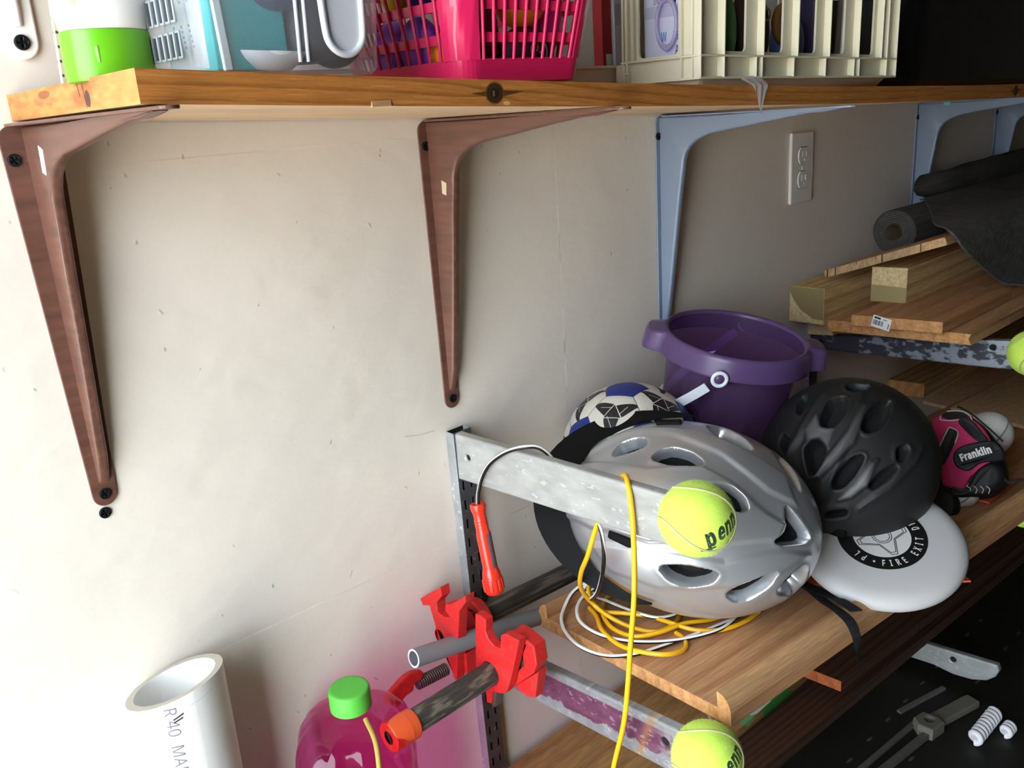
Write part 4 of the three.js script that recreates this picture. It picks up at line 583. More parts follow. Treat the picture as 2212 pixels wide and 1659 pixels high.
// ---------------------------------------------------------------- jump rope with red handle, black and white cord
const cordMat = (a, b) => std(0xffffff, 0.4, 0, { map: tex(4, 32, (u, v) => (v > 0.24 && v < 0.76 ? b : a)) });
{
  const t = thing('jump_rope', 'jump rope with a red handle and black and white cord, hanging at the left', 'jump rope', [-0.02, -0.51, 0.078]);
  M.rope = cordMat([0.035, 0.035, 0.04], [0.93, 0.92, 0.9]); M.red = phy(0xe8311f, 0.32, { clearcoat: 0.4 });
  const r = 0.0023;
  wpart(t, 'cord', cordGeo([[-0.020, -0.41, 0.0640], [-0.0165, -0.392, 0.0600], [-0.013, -0.372, 0.064], [-0.0115, -0.35, 0.078], [-0.0105, -0.332, 0.1], [-0.0085, -0.3215, 0.119], [-0.002, -0.3180, 0.131], [0.008, -0.3195, 0.14], [0.014, -0.327, 0.149], [0.0145, -0.345, 0.17], [0.0125, -0.372, 0.205], [0.012, -0.39, 0.222], [0.0125, -0.415, 0.226], [0.016, -0.44, 0.221], [0.03, -0.48, 0.2], [0.07, -0.53, 0.15], [0.118, -0.560, 0.11], [0.107, -0.556, 0.101], [0.117, -0.550, 0.099], [0.134, -0.547, 0.110], [0.156, -0.556, 0.125], [0.155, -0.560, 0.160], [0.151, -0.558, 0.192], [0.148, -0.558, 0.22]], r), M.rope);
  const on = (l, h = 0) => l.map(([x, z, k = 0]) => [x, boardY(z) + r + h + k, z]);
  wpart(t, 'cord', cordGeo(on([[0.165, 0.2, 0.003], [0.158, 0.164, 0.006], [0.163, 0.140, 0.014], [0.154, 0.123, 0.02], [0.136, 0.108, 0.022], [0.114, 0.097, 0.021], [0.098, 0.092, 0.015], [0.078, 0.097, 0.006], [0.060, 0.108, 0.001], [0.038, 0.139], [0.027, 0.175], [0.031, 0.206], [0.052, 0.23], [0.083, 0.244], [0.125, 0.259], [0.176, 0.274], [0.2, 0.279]]), r), M.rope);
  wpart(t, 'cord', cordGeo(on([[0.122, 0.106, 0.011], [0.104, 0.106, 0.009], [0.083, 0.114, 0.006], [0.063, 0.136, 0.003], [0.057, 0.169], [0.064, 0.206], [0.087, 0.241], [0.117, 0.265], [0.151, 0.279], [0.182, 0.277], [0.2, 0.27]], 0.003), r), M.rope);
  wpart(t, 'cord', cordGeo(on([[0.16, 0.215], [0.139, 0.219], [0.122, 0.207], [0.117, 0.176], [0.118, 0.131], [0.118, 0.111], [0.128, 0.096]], 0.006), r), M.rope);
  const A = V(-0.020, -0.3985, 0.0622), B = V(-0.020, -0.508, 0.0815), y = A.clone().sub(B).normalize(), L = A.distanceTo(B), q = new THREE.Quaternion().setFromUnitVectors(V(0, 1, 0), y), put = (g) => g.applyQuaternion(q).translate(B.x, B.y, B.z);
  const prof = [[0.002, 0], [0.0085, 0], [0.0105, 0.0015], [0.0116, 0.006], [0.0117, 0.018], [0.0106, 0.026], [0.0092, 0.031], [0.0086, 0.034], [0.0086, 0.074], [0.0078, 0.0775], [0.0074, 0.082]]; for (let i = 0; i < 3; i++) { const b = 0.0835 + i * 0.0035; prof.push([0.0078, b], [0.0078, b + 0.0018], [0.0071, b + 0.0024]); } prof.push([0.0074, 0.097], [0.0076, 0.1], [0.0086, 0.1035], [0.0092, 0.107], [0.0089, L - 0.0005], [0.0076, L], [0.0036, L], [0.0034, L - 0.006], [0, L - 0.006]);
  const h = wpart(t, 'handle', put(lathe(prof, 40)), M.red);
  for (let i = 0; i < 14; i++) { const a = i / 14 * Math.PI * 2; wpart(h, 'grip_rib', put(rbox(0.0034, 0.014, 0.0016, 0.0006).translate(0, 0.012, 0.0118).rotateY(a)), M.red); }
  const patch = new THREE.CylinderGeometry(0.0089, 0.0089, 0.042, 16, 1, true, -0.45, 1.5).translate(0, 0.054, 0); wpart(h, 'sticker', put(patch.rotateY(0.15)), std(0x6f6462, 0.5, 0.3));
}
// ---------------------------------------------------------------- yellow cord
{
  const t = thing('yellow_cord', 'thick yellow cord looped over the left rack bracket and coiled below it', 'cord', [0.1, -0.56, 0.2]);
  M.yellow = phy(0xf2b413, 0.38, { clearcoat: 0.25, clearcoatRoughness: 0.3 }); const r = 0.00275;
  const on = (l, h = 0) => l.map(([x, z, k = 0]) => [x, boardY(z) + r + h + k, z]);
  wpart(t, 'cord', tube([[-0.030, -0.76, 0.245], [-0.030, -0.7, 0.255], [-0.030, -0.643, 0.266], [-0.030, -0.576, 0.283], [-0.030, -0.528, 0.290], [-0.029, -0.483, 0.294], [-0.026, -0.428, 0.298], [-0.017, -0.391, 0.292], [-0.0118, -0.356, 0.287], [-0.0105, -0.33, 0.2835], [-0.0075, -0.3200, 0.2790], [-0.001, -0.3165, 0.2720], [0.007, -0.3195, 0.2620], [0.0115, -0.335, 0.247], [0.012, -0.365, 0.23], [0.012, -0.39, 0.218], [0.0135, -0.43, 0.202], [0.03, -0.47, 0.174], [0.06, -0.515, 0.145], [0.085, -0.5475, 0.138], [0.088, -0.5575, 0.16], ...on([[0.095, 0.194], [0.105, 0.221], [0.129, 0.226], [0.156, 0.214], [0.169, 0.189, 0.010], [0.180, 0.155, 0.018], [0.178, 0.127, 0.024], [0.165, 0.104, 0.026], [0.142, 0.095, 0.025], [0.121, 0.099, 0.018], [0.102, 0.120, 0.011], [0.091, 0.147, 0.009], [0.106, 0.170, 0.007], [0.121, 0.194, 0.004], [0.123, 0.227, 0.005], [0.13, 0.255, 0.002], [0.151, 0.278], [0.182, 0.289], [0.21, 0.29]])], r, 12, false, 8), M.yellow);
  wpart(t, 'cord', tube(on([[0.18, 0.262], [0.161, 0.256, 0.001], [0.132, 0.24, 0.0045], [0.097, 0.227, 0.004], [0.077, 0.209, 0.003], [0.076, 0.178, 0.003], [0.094, 0.146, 0.003], [0.126, 0.122, 0.002], [0.151, 0.121], [0.175, 0.135]]), r, 12, false, 8), M.yellow);
  wpart(t, 'cord', tube(on([[0.1, 0.118], [0.088, 0.14, 0.002], [0.065, 0.17, 0.004], [0.054, 0.207, 0.002], [0.055, 0.241, 0.005], [0.068, 0.263, 0.004], [0.093, 0.268], [0.109, 0.257], [0.115, 0.24]]), r, 12, false, 8), M.yellow);
}
// ---------------------------------------------------------------- pipes and pipe clamps on the lower left arm
M.pipe = std(0xffffff, 0.7, 0.25, { map: tex(256, 64, (u, v) => { const n = fbm(u * 14, v * 6, 301), m = fbm(u * 50, v * 30, 303); return mix3([0.25, 0.24, 0.22], [0.46, 0.42, 0.37], sst(0.42, 0.62, n)).map((q) => q * (0.75 + 0.5 * m)); }) });
M.castRed = std(0xffffff, 0.5, 0, { map: tex(256, 256, (u, v) => { const n = fbm(u * 20, v * 20, 311), m = noise(u * 70, v * 70, 313); return mix3([0.80, 0.12, 0.12], [0.70, 0.18, 0.16], sst(0.55, 0.72, n)).map((q) => q * (0.92 + 0.12 * m)); }, true, [6, 6]), bumpMap: fuzz, bumpScale: 0.0002 });
M.steel = std(0x8f8a84, 0.4, 0.8); M.darkSteel = std(0x5a4f49, 0.55, 0.7); M.orangeCap = std(0xe2592b, 0.5);
{
  const A = [-0.2085, -0.578, 0.118], B = [-0.036, -0.5747, 0.1185], t = thing('pipe_clamp', 'pipe clamp with orange pipe end cap and red casting, nearest the front', 'pipe clamp', [-0.068, -0.5746, 0.1185]);
  const at = (x) => { const k = (x - A[0]) / (B[0] - A[0]); return [x, A[1] + k * (B[1] - A[1]), A[2] + k * (B[2] - A[2])]; };
  const bar = wpart(t, 'pipe', rod(at(-0.205), B, 0.0134, 40), M.pipe);
  const lab = new THREE.CylinderGeometry(0.01355, 0.01355, 0.045, 24, 1, true, 1.9, 1.1).rotateZ(-Math.PI / 2).translate(...at(-0.15)); wpart(bar, 'label', lab, std(0xffffff, 0.7, 0, { map: tex(64, 64, (u, v) => (noise(u * 9, v * 7, 317) > 0.62 ? [0.75, 0.75, 0.72] : [0.10, 0.12, 0.10])) }));
  const capG = lathe([[0.0075, 0], [0.0155, 0], [0.0166, 0.0012], [0.0166, 0.022], [0.0162, 0.0225], [0.0162, 0.031], [0.0150, 0.0325], [0.0137, 0.0328]], 40).rotateZ(-Math.PI / 2); wpart(t, 'end_cap', capG.translate(...at(-0.2085)), M.orangeCap);
  wpart(t, 'bore', new THREE.CylinderGeometry(0.0078, 0.0078, 0.004, 24).rotateZ(-Math.PI / 2).translate(...at(-0.2045)), M.pit);
  const jaw = [[0.1004,-0.5056],[0.1066,-0.5043],[0.1186,-0.5063],[0.1164,-0.5222],[0.1204,-0.5302],[0.1288,-0.534],[0.1385,-0.5339],[0.1425,-0.5148],[0.1496,-0.5103],[0.1719,-0.5093],[0.16,-0.5468],[0.1483,-0.5795],[0.1424,-0.5897],[0.1341,-0.5944],[0.1198,-0.5988],[0.1127,-0.5992],[0.1069,-0.588],[0.0985,-0.5825],[0.0928,-0.5767]];
  wpart(t, 'jaw', grainUV(extrX(jaw, -0.068, 0.012, 0.0018, [[0.1185, -0.5746, 0.0136]], 3)), M.castRed);
  const fo = [[0.1413,-0.5197],[0.1487,-0.5124],[0.158,-0.5125],[0.1812,-0.5185],[0.184,-0.5391],[0.1782,-0.5536],[0.1411,-0.5895],[0.1307,-0.5962]], fi = [[0.1534,-0.5219],[0.1591,-0.5209],[0.1681,-0.5228],[0.1614,-0.5361],[0.1629,-0.5503],[0.1449,-0.5708]];
  const s = shapeOf(fo.map(([z, y]) => [-z, y])); s.holes.push(new THREE.Path(fi.map(([z, y]) => new THREE.Vector2(-z, y)))); wpart(t, 'clutch_frame', grainUV(extrX(s, -0.0555, 0.018, 0.0016)), M.castRed);
  for (let i = 0; i < 3; i++) wpart(t, 'clutch_plate', extrX([[0.139, -0.524], [0.156, -0.516], [0.163, -0.55], [0.148, -0.574], [0.135, -0.59]], -0.051 + i * 0.0042, 0.0028, 0.0004), M.steel);
  wpart(t, 'foot', grainUV(extrX([[0.1391,-0.5905],[0.1801,-0.5527],[0.1713,-0.5915],[0.1577,-0.5968],[0.1445,-0.5941]], -0.05, 0.014, 0.0016)), M.castRed);
  wpart(t, 'release_tab', extrX([[0.1, -0.605], [0.114, -0.603], [0.108, -0.624], [0.1, -0.626]], -0.062, 0.012, 0.001), M.castRed);
  for (let i = 0; i < 3; i++) wpart(t, 'clutch_plate', extrX([[0.1155 + i * 0.0018, -0.6], [0.1165 + i * 0.0018, -0.6], [0.1115 + i * 0.0018, -0.625], [0.1105 + i * 0.0018, -0.625]], -0.062, 0.012), M.steel);
}
{
  const t = thing('pipe_clamp', 'red pipe clamp head with a threaded screw, by the wall behind the grey conduit', 'pipe clamp', [-0.073, -0.56, 0.0357]);
  wpart(t, 'pipe', rod([-0.066, -0.5608, 0.0357], [0.46, -0.585, 0.0357], 0.0134, 40), M.pipe);
  const pl = [[-0.0175,-0.5217],[-0.0128,-0.5296],[0.0032,-0.5246],[0.0122,-0.5487],[0.0197,-0.5747],[0.0407,-0.6011],[0.0448,-0.6115],[0.049,-0.6087],[0.0579,-0.5643],[0.0696,-0.5096],[0.085,-0.4929],[0.0871,-0.4831],[0.0543,-0.5049],[0.0406,-0.5095],[0.0382,-0.5183],[0.0483,-0.5244],[0.0333,-0.5289],[0.0211,-0.5274],[0.0208,-0.5149],[0.0339,-0.502],[0.0328,-0.49]].map(([z, y]) => [(z + 0.0175) * 0.86 + 0.003, y]);
  wpart(t, 'jaw', grainUV(extrX(pl, -0.073, 0.014, 0.0016, [[0.0357, -0.56, 0.0105]], 3)), M.castRed);
  wpart(t, 'bore', new THREE.CylinderGeometry(0.0108, 0.0108, 0.004, 24).rotateZ(Math.PI / 2).translate(-0.066, -0.56, 0.0357), M.pit);
  const tur = (p) => lathe(p, 40).rotateZ(-Math.PI / 2).translate(-0.06, -0.5612, 0.0357); wpart(t, 'barrel', grainUV(tur([[0.0137, 0], [0.0195, 0], [0.0205, 0.002], [0.0192, 0.03], [0.0138, 0.031]])), M.castRed); wpart(t, 'collar', grainUV(tur([[0.0138, 0.037], [0.0235, 0.037], [0.0245, 0.039], [0.0245, 0.05], [0.0232, 0.052], [0.0138, 0.052]])), M.castRed);
  for (const z of [0.047, 0.066]) wpart(t, 'web', grainUV(extrX([[z - 0.0025, -0.575], [z + 0.0025, -0.575], [z + 0.0025, -0.604], [z - 0.0025, -0.604]], -0.062, 0.034, 0.001)), M.castRed);
  const th = []; for (let i = 0; i < 15; i++) th.push([0.0052, i * 0.003], [0.0076, i * 0.003 + 0.0012], [0.0076, i * 0.003 + 0.0018]); th.push([0, 0.046]); th.unshift([0, 0]);
  wpart(t, 'screw', lathe(th, 28).rotateZ(Math.PI / 2 - 0.06).translate(-0.071, -0.6033, 0.0405), M.darkSteel);
  const wing = shapeOf(smooth2([[-0.1608,-0.5955],[-0.1465,-0.5861],[-0.1291,-0.5798],[-0.1142,-0.5822],[-0.1071,-0.5875],[-0.1087,-0.5938],[-0.1211,-0.5968],[-0.1236,-0.6034],[-0.1358,-0.6062],[-0.1492,-0.613]], 5, true)); const hp = new THREE.Path(); hp.absarc(-0.1426, -0.5964, 0.0026, 0, 7, true); wing.holes.push(hp);
  wpart(t, 'handle', grainUV(extr(wing, 0.009, 0.003, 3).translate(0, 0, 0.036)), M.castRed);
}
{
  const t = thing('conduit', 'plain grey plastic conduit pipe lying between the two red pipe clamps', 'pipe', [-0.1326, -0.546, 0.0655]);
  M.pvcGrey = std(0x7d8084, 0.5); const a = V(-0.1326, -0.546, 0.0655), b = V(0.16, -0.603, 0.0665), q = new THREE.Quaternion().setFromUnitVectors(V(0, 1, 0), b.clone().sub(a).normalize());
  wpart(t, 'tube', lathe([[0.0082, 0.06], [0.0082, 0.0004], [0.0086, 0], [0.0103, 0], [0.0107, 0.0004], [0.0107, a.distanceTo(b)], [0.0082, a.distanceTo(b)], [0.0082, 0.06]], 40).applyQuaternion(q).translate(...a.toArray()), M.pvcGrey);
  wpart(t, 'cut_end', new THREE.RingGeometry(0.0083, 0.0106, 40).rotateX(Math.PI / 2).translate(0, -0.0002, 0).applyQuaternion(q).translate(...a.toArray()), std(0xd8dade, 0.6));
  wpart(t, 'bore', new THREE.CircleGeometry(0.0082, 32).rotateX(Math.PI / 2).translate(0, 0.05, 0).applyQuaternion(q).translate(...a.toArray()), std(0x4d545a, 0.8));
}
// ---------------------------------------------------------------- white pipe standing by the wall, pink bottle
{
  const t = thing('pvc_pipe', 'wide white plastic pipe standing on the floor against the wall, lettered down its side', 'pipe', [-0.382, -1.4, 0.0465]);
  const R = 0.0442, r = 0.0372, H = 0.952, N = 72, cut = (x, z, k) => H - 0.002 + 0.13 * x + 0.25 * z + 0.0012 * (fbm(x * 900 + 3, z * 900, 331, 2) - 0.5) * k; M.pvc = phy(0xf3f2ef, 0.35);
  const tubeOf = (rad, flip) => { const g = new THREE.CylinderGeometry(rad, rad, 1, N, 12, true), p = g.attributes.position; for (let i = 0; i < p.count; i++) p.setY(i, (p.getY(i) + 0.5) * cut(p.getX(i), p.getZ(i), 1)); g.computeVertexNormals(); if (flip) { const ix = g.index.array; for (let i = 0; i < ix.length; i += 3) [ix[i], ix[i + 1]] = [ix[i + 1], ix[i]]; g.computeVertexNormals(); } return g; };
  const letters = ctex(1024, 2048, (g, w, h) => { g.fillStyle = '#dddcd9'; g.fillRect(0, 0, w, h); g.save(); g.translate(560, 36); g.rotate(Math.PI / 2); g.fillStyle = 'rgba(95,95,100,.9)'; g.font = '58px sans-serif'; g.save(); g.scale(1, 1.9); g.fillText('R 40  MADE PVC', 6, 0); g.restore(); g.restore(); g.strokeStyle = '#2b2b36'; g.lineWidth = 6; g.beginPath(); g.moveTo(606, 92); g.lineTo(676, 76); g.moveTo(606, 102); g.lineTo(668, 90); g.stroke(); g.strokeStyle = 'rgba(140,145,150,.4)'; g.lineWidth = 2; g.beginPath(); g.moveTo(700, 60); g.lineTo(900, 44); g.stroke(); });
  const wall = part(t, 'wall', tubeOf(R), std(0xffffff, 0.35, 0, { map: letters })); { const p = wall.geometry.attributes.position, uv = wall.geometry.attributes.uv; for (let i = 0; i < p.count; i++) uv.setXY(i, (uv.getX(i) * 2 + 0.74), (p.getY(i) - H - 0.012) / 0.5556 + 1); }
  part(t, 'inside', tubeOf(r, true), M.pvc);
  const ring = new THREE.RingGeometry(r, R, N, 1).rotateX(-Math.PI / 2), p = ring.attributes.position; for (let i = 0; i < p.count; i++) p.setY(i, cut(p.getX(i), p.getZ(i), 1)); ring.computeVertexNormals(); part(t, 'cut_rim', ring, std(0xb9b2a4, 0.9));
}
{
  const t = thing('bubble_bottle', 'clear bottle of pink liquid with a green screw cap, beside the orange pipe cap', 'bottle', [-0.224, -0.83, 0.078]);
  M.pinkGlass = phy(new THREE.Color(0.89, 0.36, 0.67), 0.04, { transmission: 1, thickness: 0, ior: 1.4, side: THREE.DoubleSide });
  const N = 96, K = 70, pos = [], ix = [], H = 0.29, prof = smooth2([[0.002, 0], [0.05, 0.001], [0.06, 0.008], [0.0625, 0.05], [0.0635, 0.14], [0.065, 0.19], [0.065, 0.232], [0.060, 0.252], [0.046, 0.266], [0.026, 0.2745], [0.0185, 0.279], [0.0182, 0.29]], 7), n = prof.length;
  for (const [r, y] of prof) for (let j = 0; j <= N; j++) { const th = j / N * Math.PI * 2, b = sst(0.02, 0.05, r), sq = 1 + 0.06 * Math.cos(4 * th + 0.6) * b, fac = 1 + b * 0.085 * (Math.abs(noise(Math.cos(th) * 5 + 9, Math.sin(th) * 5 + y * 36, 341) - 0.5) - 0.2) + b * 0.03 * (Math.abs(noise(Math.cos(th) * 3 + y * 12, Math.sin(th) * 3 + 4, 343) - 0.5)); pos.push(r * sq * fac * Math.cos(th), y, r * sq * fac * Math.sin(th)); }
  for (let i = 0; i < n - 1; i++) for (let j = 0; j < N; j++) { const a = i * (N + 1) + j, b = a + 1, c = a + N + 1, d = c + 1; ix.push(a, c, b, b, c, d); }
  let g = new THREE.BufferGeometry(); g.setAttribute('position', new THREE.Float32BufferAttribute(pos, 3)); g.setIndex(ix); g = mergeVertices(g, 1e-6); g.computeVertexNormals(); part(t, 'body', g, M.pinkGlass);
  M.capGreen = std(0x55b840, 0.55); const cg = lathe([[0, 0.0235], [0.0175, 0.0235], [0.0205, 0.0228], [0.0215, 0.0205], [0.0217, 0.001], [0.0208, 0], [0.0182, 0]], 60); part(t, 'cap', cg.translate(0, 0.279, 0), M.capGreen);
  part(t, 'wand', tube([[0.000, 0.277, 0.026], [-0.006, 0.266, 0.05], [-0.014, 0.24, 0.064], [-0.020, 0.2, 0.067], [-0.030, 0.12, 0.066]], 0.0028, 10), std(0xa8923f, 0.6));
  const lab = ctex(256, 256, (q) => { q.fillStyle = '#e9eef2'; q.fillRect(0, 0, 256, 256); q.fillStyle = '#2f86b8'; q.beginPath(); q.arc(120, 130, 118, 0, 7); q.fill(); q.fillStyle = '#f0d9a0'; q.beginPath(); q.arc(120, 150, 92, 0, 7); q.fill(); q.fillStyle = '#3c9ac4'; q.beginPath(); q.arc(120, 165, 72, 0, 7); q.fill(); q.fillStyle = '#f4f4f4'; q.fillRect(122, 26, 134, 230); q.fillStyle = '#333'; q.font = '44px sans-serif'; q.fillText('CVS', 150, 82); });
  part(t, 'label', new THREE.CylinderGeometry(0.0678, 0.0678, 0.05, 24, 1, true, -1.35, 0.85).translate(0, 0.212, 0), std(0xffffff, 0.5, 0, { map: lab }));
  const s = thing('wooden_stool', 'small round wooden stool standing under the pink bottle', 'stool', [-0.224, -1.4, 0.115]);
  part(s, 'seat', grainUV(lathe([[0, 0.548], [0.095, 0.548], [0.1, 0.553], [0.1, 0.564], [0.095, 0.5695], [0, 0.5695]], 48)), M.pine2); for (let k = 0; k < 4; k++) { const a = k * Math.PI / 2 + 0.6; part(s, 'leg', rod([Math.cos(a) * 0.105, 0, Math.sin(a) * 0.105 ], [Math.cos(a) * 0.06, 0.55, Math.sin(a) * 0.06], 0.011), M.pine2); }
}
// ---------------------------------------------------------------- lumber on the upper right arm
function lumber(name, label, x0, x1, quad, along, endM, off = [0, 0], skew = 0, bev = 0.0012) {
  const c = quad.reduce((a, q) => [a[0] + q[0] / quad.length, a[1] + q[1] / quad.length], [0, 0]), t = thing(name, label, 'board', [x0, Math.min(...quad.map((q) => q[1])), c[0]]);
  const g = endGroups(grainUV(extrX(quad, x0, x1 - x0, bev), 'x', off)), p = g.attributes.position; if (skew) for (let i = 0; i < p.count; i++) p.setZ(i, p.getZ(i) + skew * (p.getX(i) - x0)); wpart(t, 'timber', g, [along, endM]); return t;
}
const post1 = lumber('wood_post', 'square pale wood post at the far left of the lumber stack, against the wall', 0.73, 2.3, [[0.0185, -0.3438], [0.0812, -0.3438], [0.0812, -0.2825], [0.0185, -0.283]], M.pale, M.endPale, [0.3, 0.02]);
lumber('wood_strip', 'rough wood strip hidden under the square post on the upper right arm', 0.79, 2.2, [[0.02, -0.381], [0.068, -0.3765], [0.068, -0.345], [0.02, -0.345]], M.pale, M.endPale);
lumber('wood_plank', 'lowest plank of the lumber stack with a grooved pale right edge', 0.74, 2.3, [[0.083, -0.3552], [0.311, -0.3472], [0.307, -0.338], [0.311, -0.3302], [0.083, -0.3362]], M.pine, M.endPine, [0.1, 0.08]);
{
  const t = lumber('wood_plank', 'knotty plank with a white barcode sticker on its cut end', 0.72, 2.3, [[0.134, -0.3352], [0.2767, -0.3300], [0.2767, -0.3120], [0.134, -0.3172]], wood({ base: [0.76, 0.56, 0.38], dark: [0.68, 0.47, 0.31], rings: 7, seed: 83, knots: [[0.16, 0.55, 0.016]] }), M.endPine, [0, 0.11]);
  const code = ctex(128, 96, (g) => { g.fillStyle = '#e8e6e2'; g.fillRect(0, 0, 128, 96); g.fillStyle = '#2a2a30'; g.fillRect(10, 10, 44, 16); for (let x = 6; x < 76; x += 1.5 + rand() * 5) g.fillRect(x, 36, 0.8 + rand() * 2, 40); g.fillRect(70, 14, 30, 3); g.fillRect(70, 20, 22, 3); g.fillRect(112, 40, 5, 44); });
  wpart(t, 'barcode_sticker', new THREE.PlaneGeometry(0.030, 0.019).rotateZ(-0.20).rotateY(-Math.PI / 2).translate(0.7192, -0.3245, 0.184), std(0xffffff, 0.6, 0, { map: code }));
}
const post2 = lumber('wood_post', 'square pale wood post lying on the knotty plank, its cut end in two tones', 0.83, 2.3, [[0.112, -0.3185], [0.172, -0.3165], [0.172, -0.2575], [0.112, -0.2595]], M.pale, M.endPale, [0.5, 0.17]);
lumber('wood_plank', 'tilted plank with dark saw marks on its end, under the dark fabric roll', 0.79, 2.3, [[0.0505, -0.2775], [0.2475, -0.2095], [0.242, -0.1975], [0.0455, -0.2655]], M.pine, std(0xffffff, 0.85, 0, { map: tex(64, 512, (u, v) => { const s = noise(u * 2, v * 70, 87) > 0.72 ? 0.42 : 1; return mix3([0.74, 0.58, 0.40], [0.60, 0.50, 0.38], noise(u * 2, v * 6, 86)).map((q) => q * s * (0.85 + 0.3 * noise(u * 60, v * 120, 88))); }, true, [4, 4]) }), [0.7, 0.2]);
wpart(post2, 'dark_heartwood', extrX([[0.1125, -0.318], [0.1715, -0.3162], [0.1715, -0.2905], [0.1125, -0.2895]], 0.8293, 0.001), std(0x9a8a60, 0.85)); wpart(post1, 'dark_heartwood', extrX([[0.0192, -0.2838], [0.0805, -0.2832], [0.0805, -0.336], [0.062, -0.3345], [0.04, -0.322], [0.026, -0.305], [0.0192, -0.292]], 0.7293, 0.001), std(0x8a7852, 0.85));
// ---------------------------------------------------------------- dark fabric roll and draped felt
{
  M.felt2 = std(0xffffff, 0.98, 0, { map: tex(256, 256, (u, v) => { const n = fbm(u * 40, v * 40, 351), m = fbm(u * 5, v * 5, 353); const k = 0.22 + 0.14 * n + 0.10 * (m - 0.4); return [k, k * 0.97, k * 0.93]; }, true, [2.5, 2.5]), bumpMap: fuzz, bumpScale: 0.0008 });
  const t = thing('fabric_roll', 'black fabric roll with a hollow cardboard core, lying on the tilted plank', 'fabric roll', [0.965, -0.222, 0.085]);
  const sp = []; for (let i = 0; i <= 220; i++) { const a = i / 220 * Math.PI * 2 * 6, r = 0.0165 + 0.0225 * i / 220; sp.push([r * Math.cos(a), r * Math.sin(a)]); }
  part(t, 'roll', lathe([[0.0165, 0], [0.037, 0], [0.0395, 0.002], [0.0395, 1.3], [0.0165, 1.3]], 64).rotateZ(-Math.PI / 2), M.felt2);
  for (let k = 0; k < 5; k++) part(t, 'layer_edge', new THREE.TorusGeometry(0.0195 + k * 0.0038, 0.0008, 6, 48).rotateY(Math.PI / 2).translate(0.0002, 0, 0), M.felt2);
  part(t, 'core', lathe([[0.0135, 0.06], [0.0135, -0.0006], [0.0165, -0.0006], [0.0165, 0.06]], 40).rotateZ(-Math.PI / 2), std(0x6d5d44, 0.9)); part(t, 'core_inside', new THREE.CircleGeometry(0.0135, 32).rotateY(-Math.PI / 2).translate(0.05, 0, 0), std(0x3a3123, 0.9));
  const f = thing('felt_cloth', 'dark grey felt draped over the fabric roll and the lumber at the right edge', 'cloth', [1.3, -0.35, 0.28]);
  const path = new THREE.CatmullRomCurve3([V(0, -0.1835, 0.07), V(0, -0.1805, 0.088), V(0, -0.184, 0.108), V(0, -0.192, 0.14), V(0, -0.1935, 0.19), V(0, -0.189, 0.235), V(0, -0.196, 0.254), V(0, -0.218, 0.262), V(0, -0.25, 0.265), V(0, -0.282, 0.268), V(0, -0.3, 0.276), V(0, -0.3055, 0.292), V(0, -0.3065, 0.305)]), nx = 70, nt = 80, pos = [], uv = [], ix = [];
  const X0 = new THREE.CatmullRomCurve3([V(1.1, 0, 0), V(1.07, 0.1, 0), V(0.98, 0.25, 0), V(0.88, 0.33, 0), V(0.81, 0.417, 0), V(0.79, 0.5, 0), V(0.805, 0.583, 0), V(0.865, 0.667, 0), V(0.925, 0.75, 0), V(0.96, 0.833, 0), V(0.985, 0.917, 0), V(0.995, 1.0, 0)]).getPoints(400);
  const edgeAt = (t) => X0[clamp(X0.findIndex((p) => p.y >= t), 0, 400)]?.x ?? 0.975;
  for (const s of [0, 1]) for (let j = 0; j <= nt; j++) { const q = path.getPoint(j / nt), T = path.getTangent(j / nt), tt = j / nt, x0 = edgeAt(Math.min(tt, 0.999)); for (let i = 0; i <= nx; i++) { const x = x0 + (2.4 - x0) * Math.pow(i / nx, 1.4), h = 0.008 * (fbm(x * 6, tt * 5, 361, 3) - 0.35) * sst(0, 0.1, tt) * sst(1.0, 0.85, tt) + 0.004; pos.push(x, q.y + h * T.z - s * 0.003 * T.z, q.z - h * T.y + s * 0.003 * T.y); uv.push(x, tt * 0.5); } }
  const W = nx + 1, O = W * (nt + 1); for (let j = 0; j < nt; j++) for (let i = 0; i < nx; i++) { const a = j * W + i, b = a + 1, c = a + W, d = c + 1; ix.push(a, c, b, b, c, d, O + a, O + b, O + c, O + b, O + d, O + c); } for (let j = 0; j < nt; j++) { const a = j * W, c = a + W; ix.push(a, O + a, c, c, O + a, O + c); } for (let i = 0; i < nx; i++) { const a = nt * W + i; ix.push(a, O + a, a + 1, a + 1, O + a, O + a + 1); }
  const g = new THREE.BufferGeometry(); g.setAttribute('position', new THREE.Float32BufferAttribute(pos, 3)); g.setAttribute('uv', new THREE.Float32BufferAttribute(uv, 2)); g.setIndex(ix); g.computeVertexNormals(); wpart(f, 'cloth', g, M.felt2);
  const fp = []; for (let i = 0; i <= 26; i++) { const k = i / 26; fp.push([0.034 * Math.sqrt(Math.min(1, k * 16)) * (0.9 + 0.35 * k), k * 1.3]); } const fold = lathe(fp, 32).rotateZ(-Math.PI / 2).scale(1, 0.85, 0.9).translate(1.13, -0.168, 0.044), fq = fold.attributes.position; for (let i = 0; i < fq.count; i++) { const k = fbm(fq.getX(i) * 7, Math.atan2(fq.getY(i) + 0.168, fq.getZ(i) - 0.044) * 1.2, 363, 3) - 0.4; fq.setY(i, fq.getY(i) + 0.02 * k); fq.setZ(i, Math.max(0.004, fq.getZ(i))); } fold.computeVertexNormals(); wpart(f, 'fold', fold, M.felt2);
}
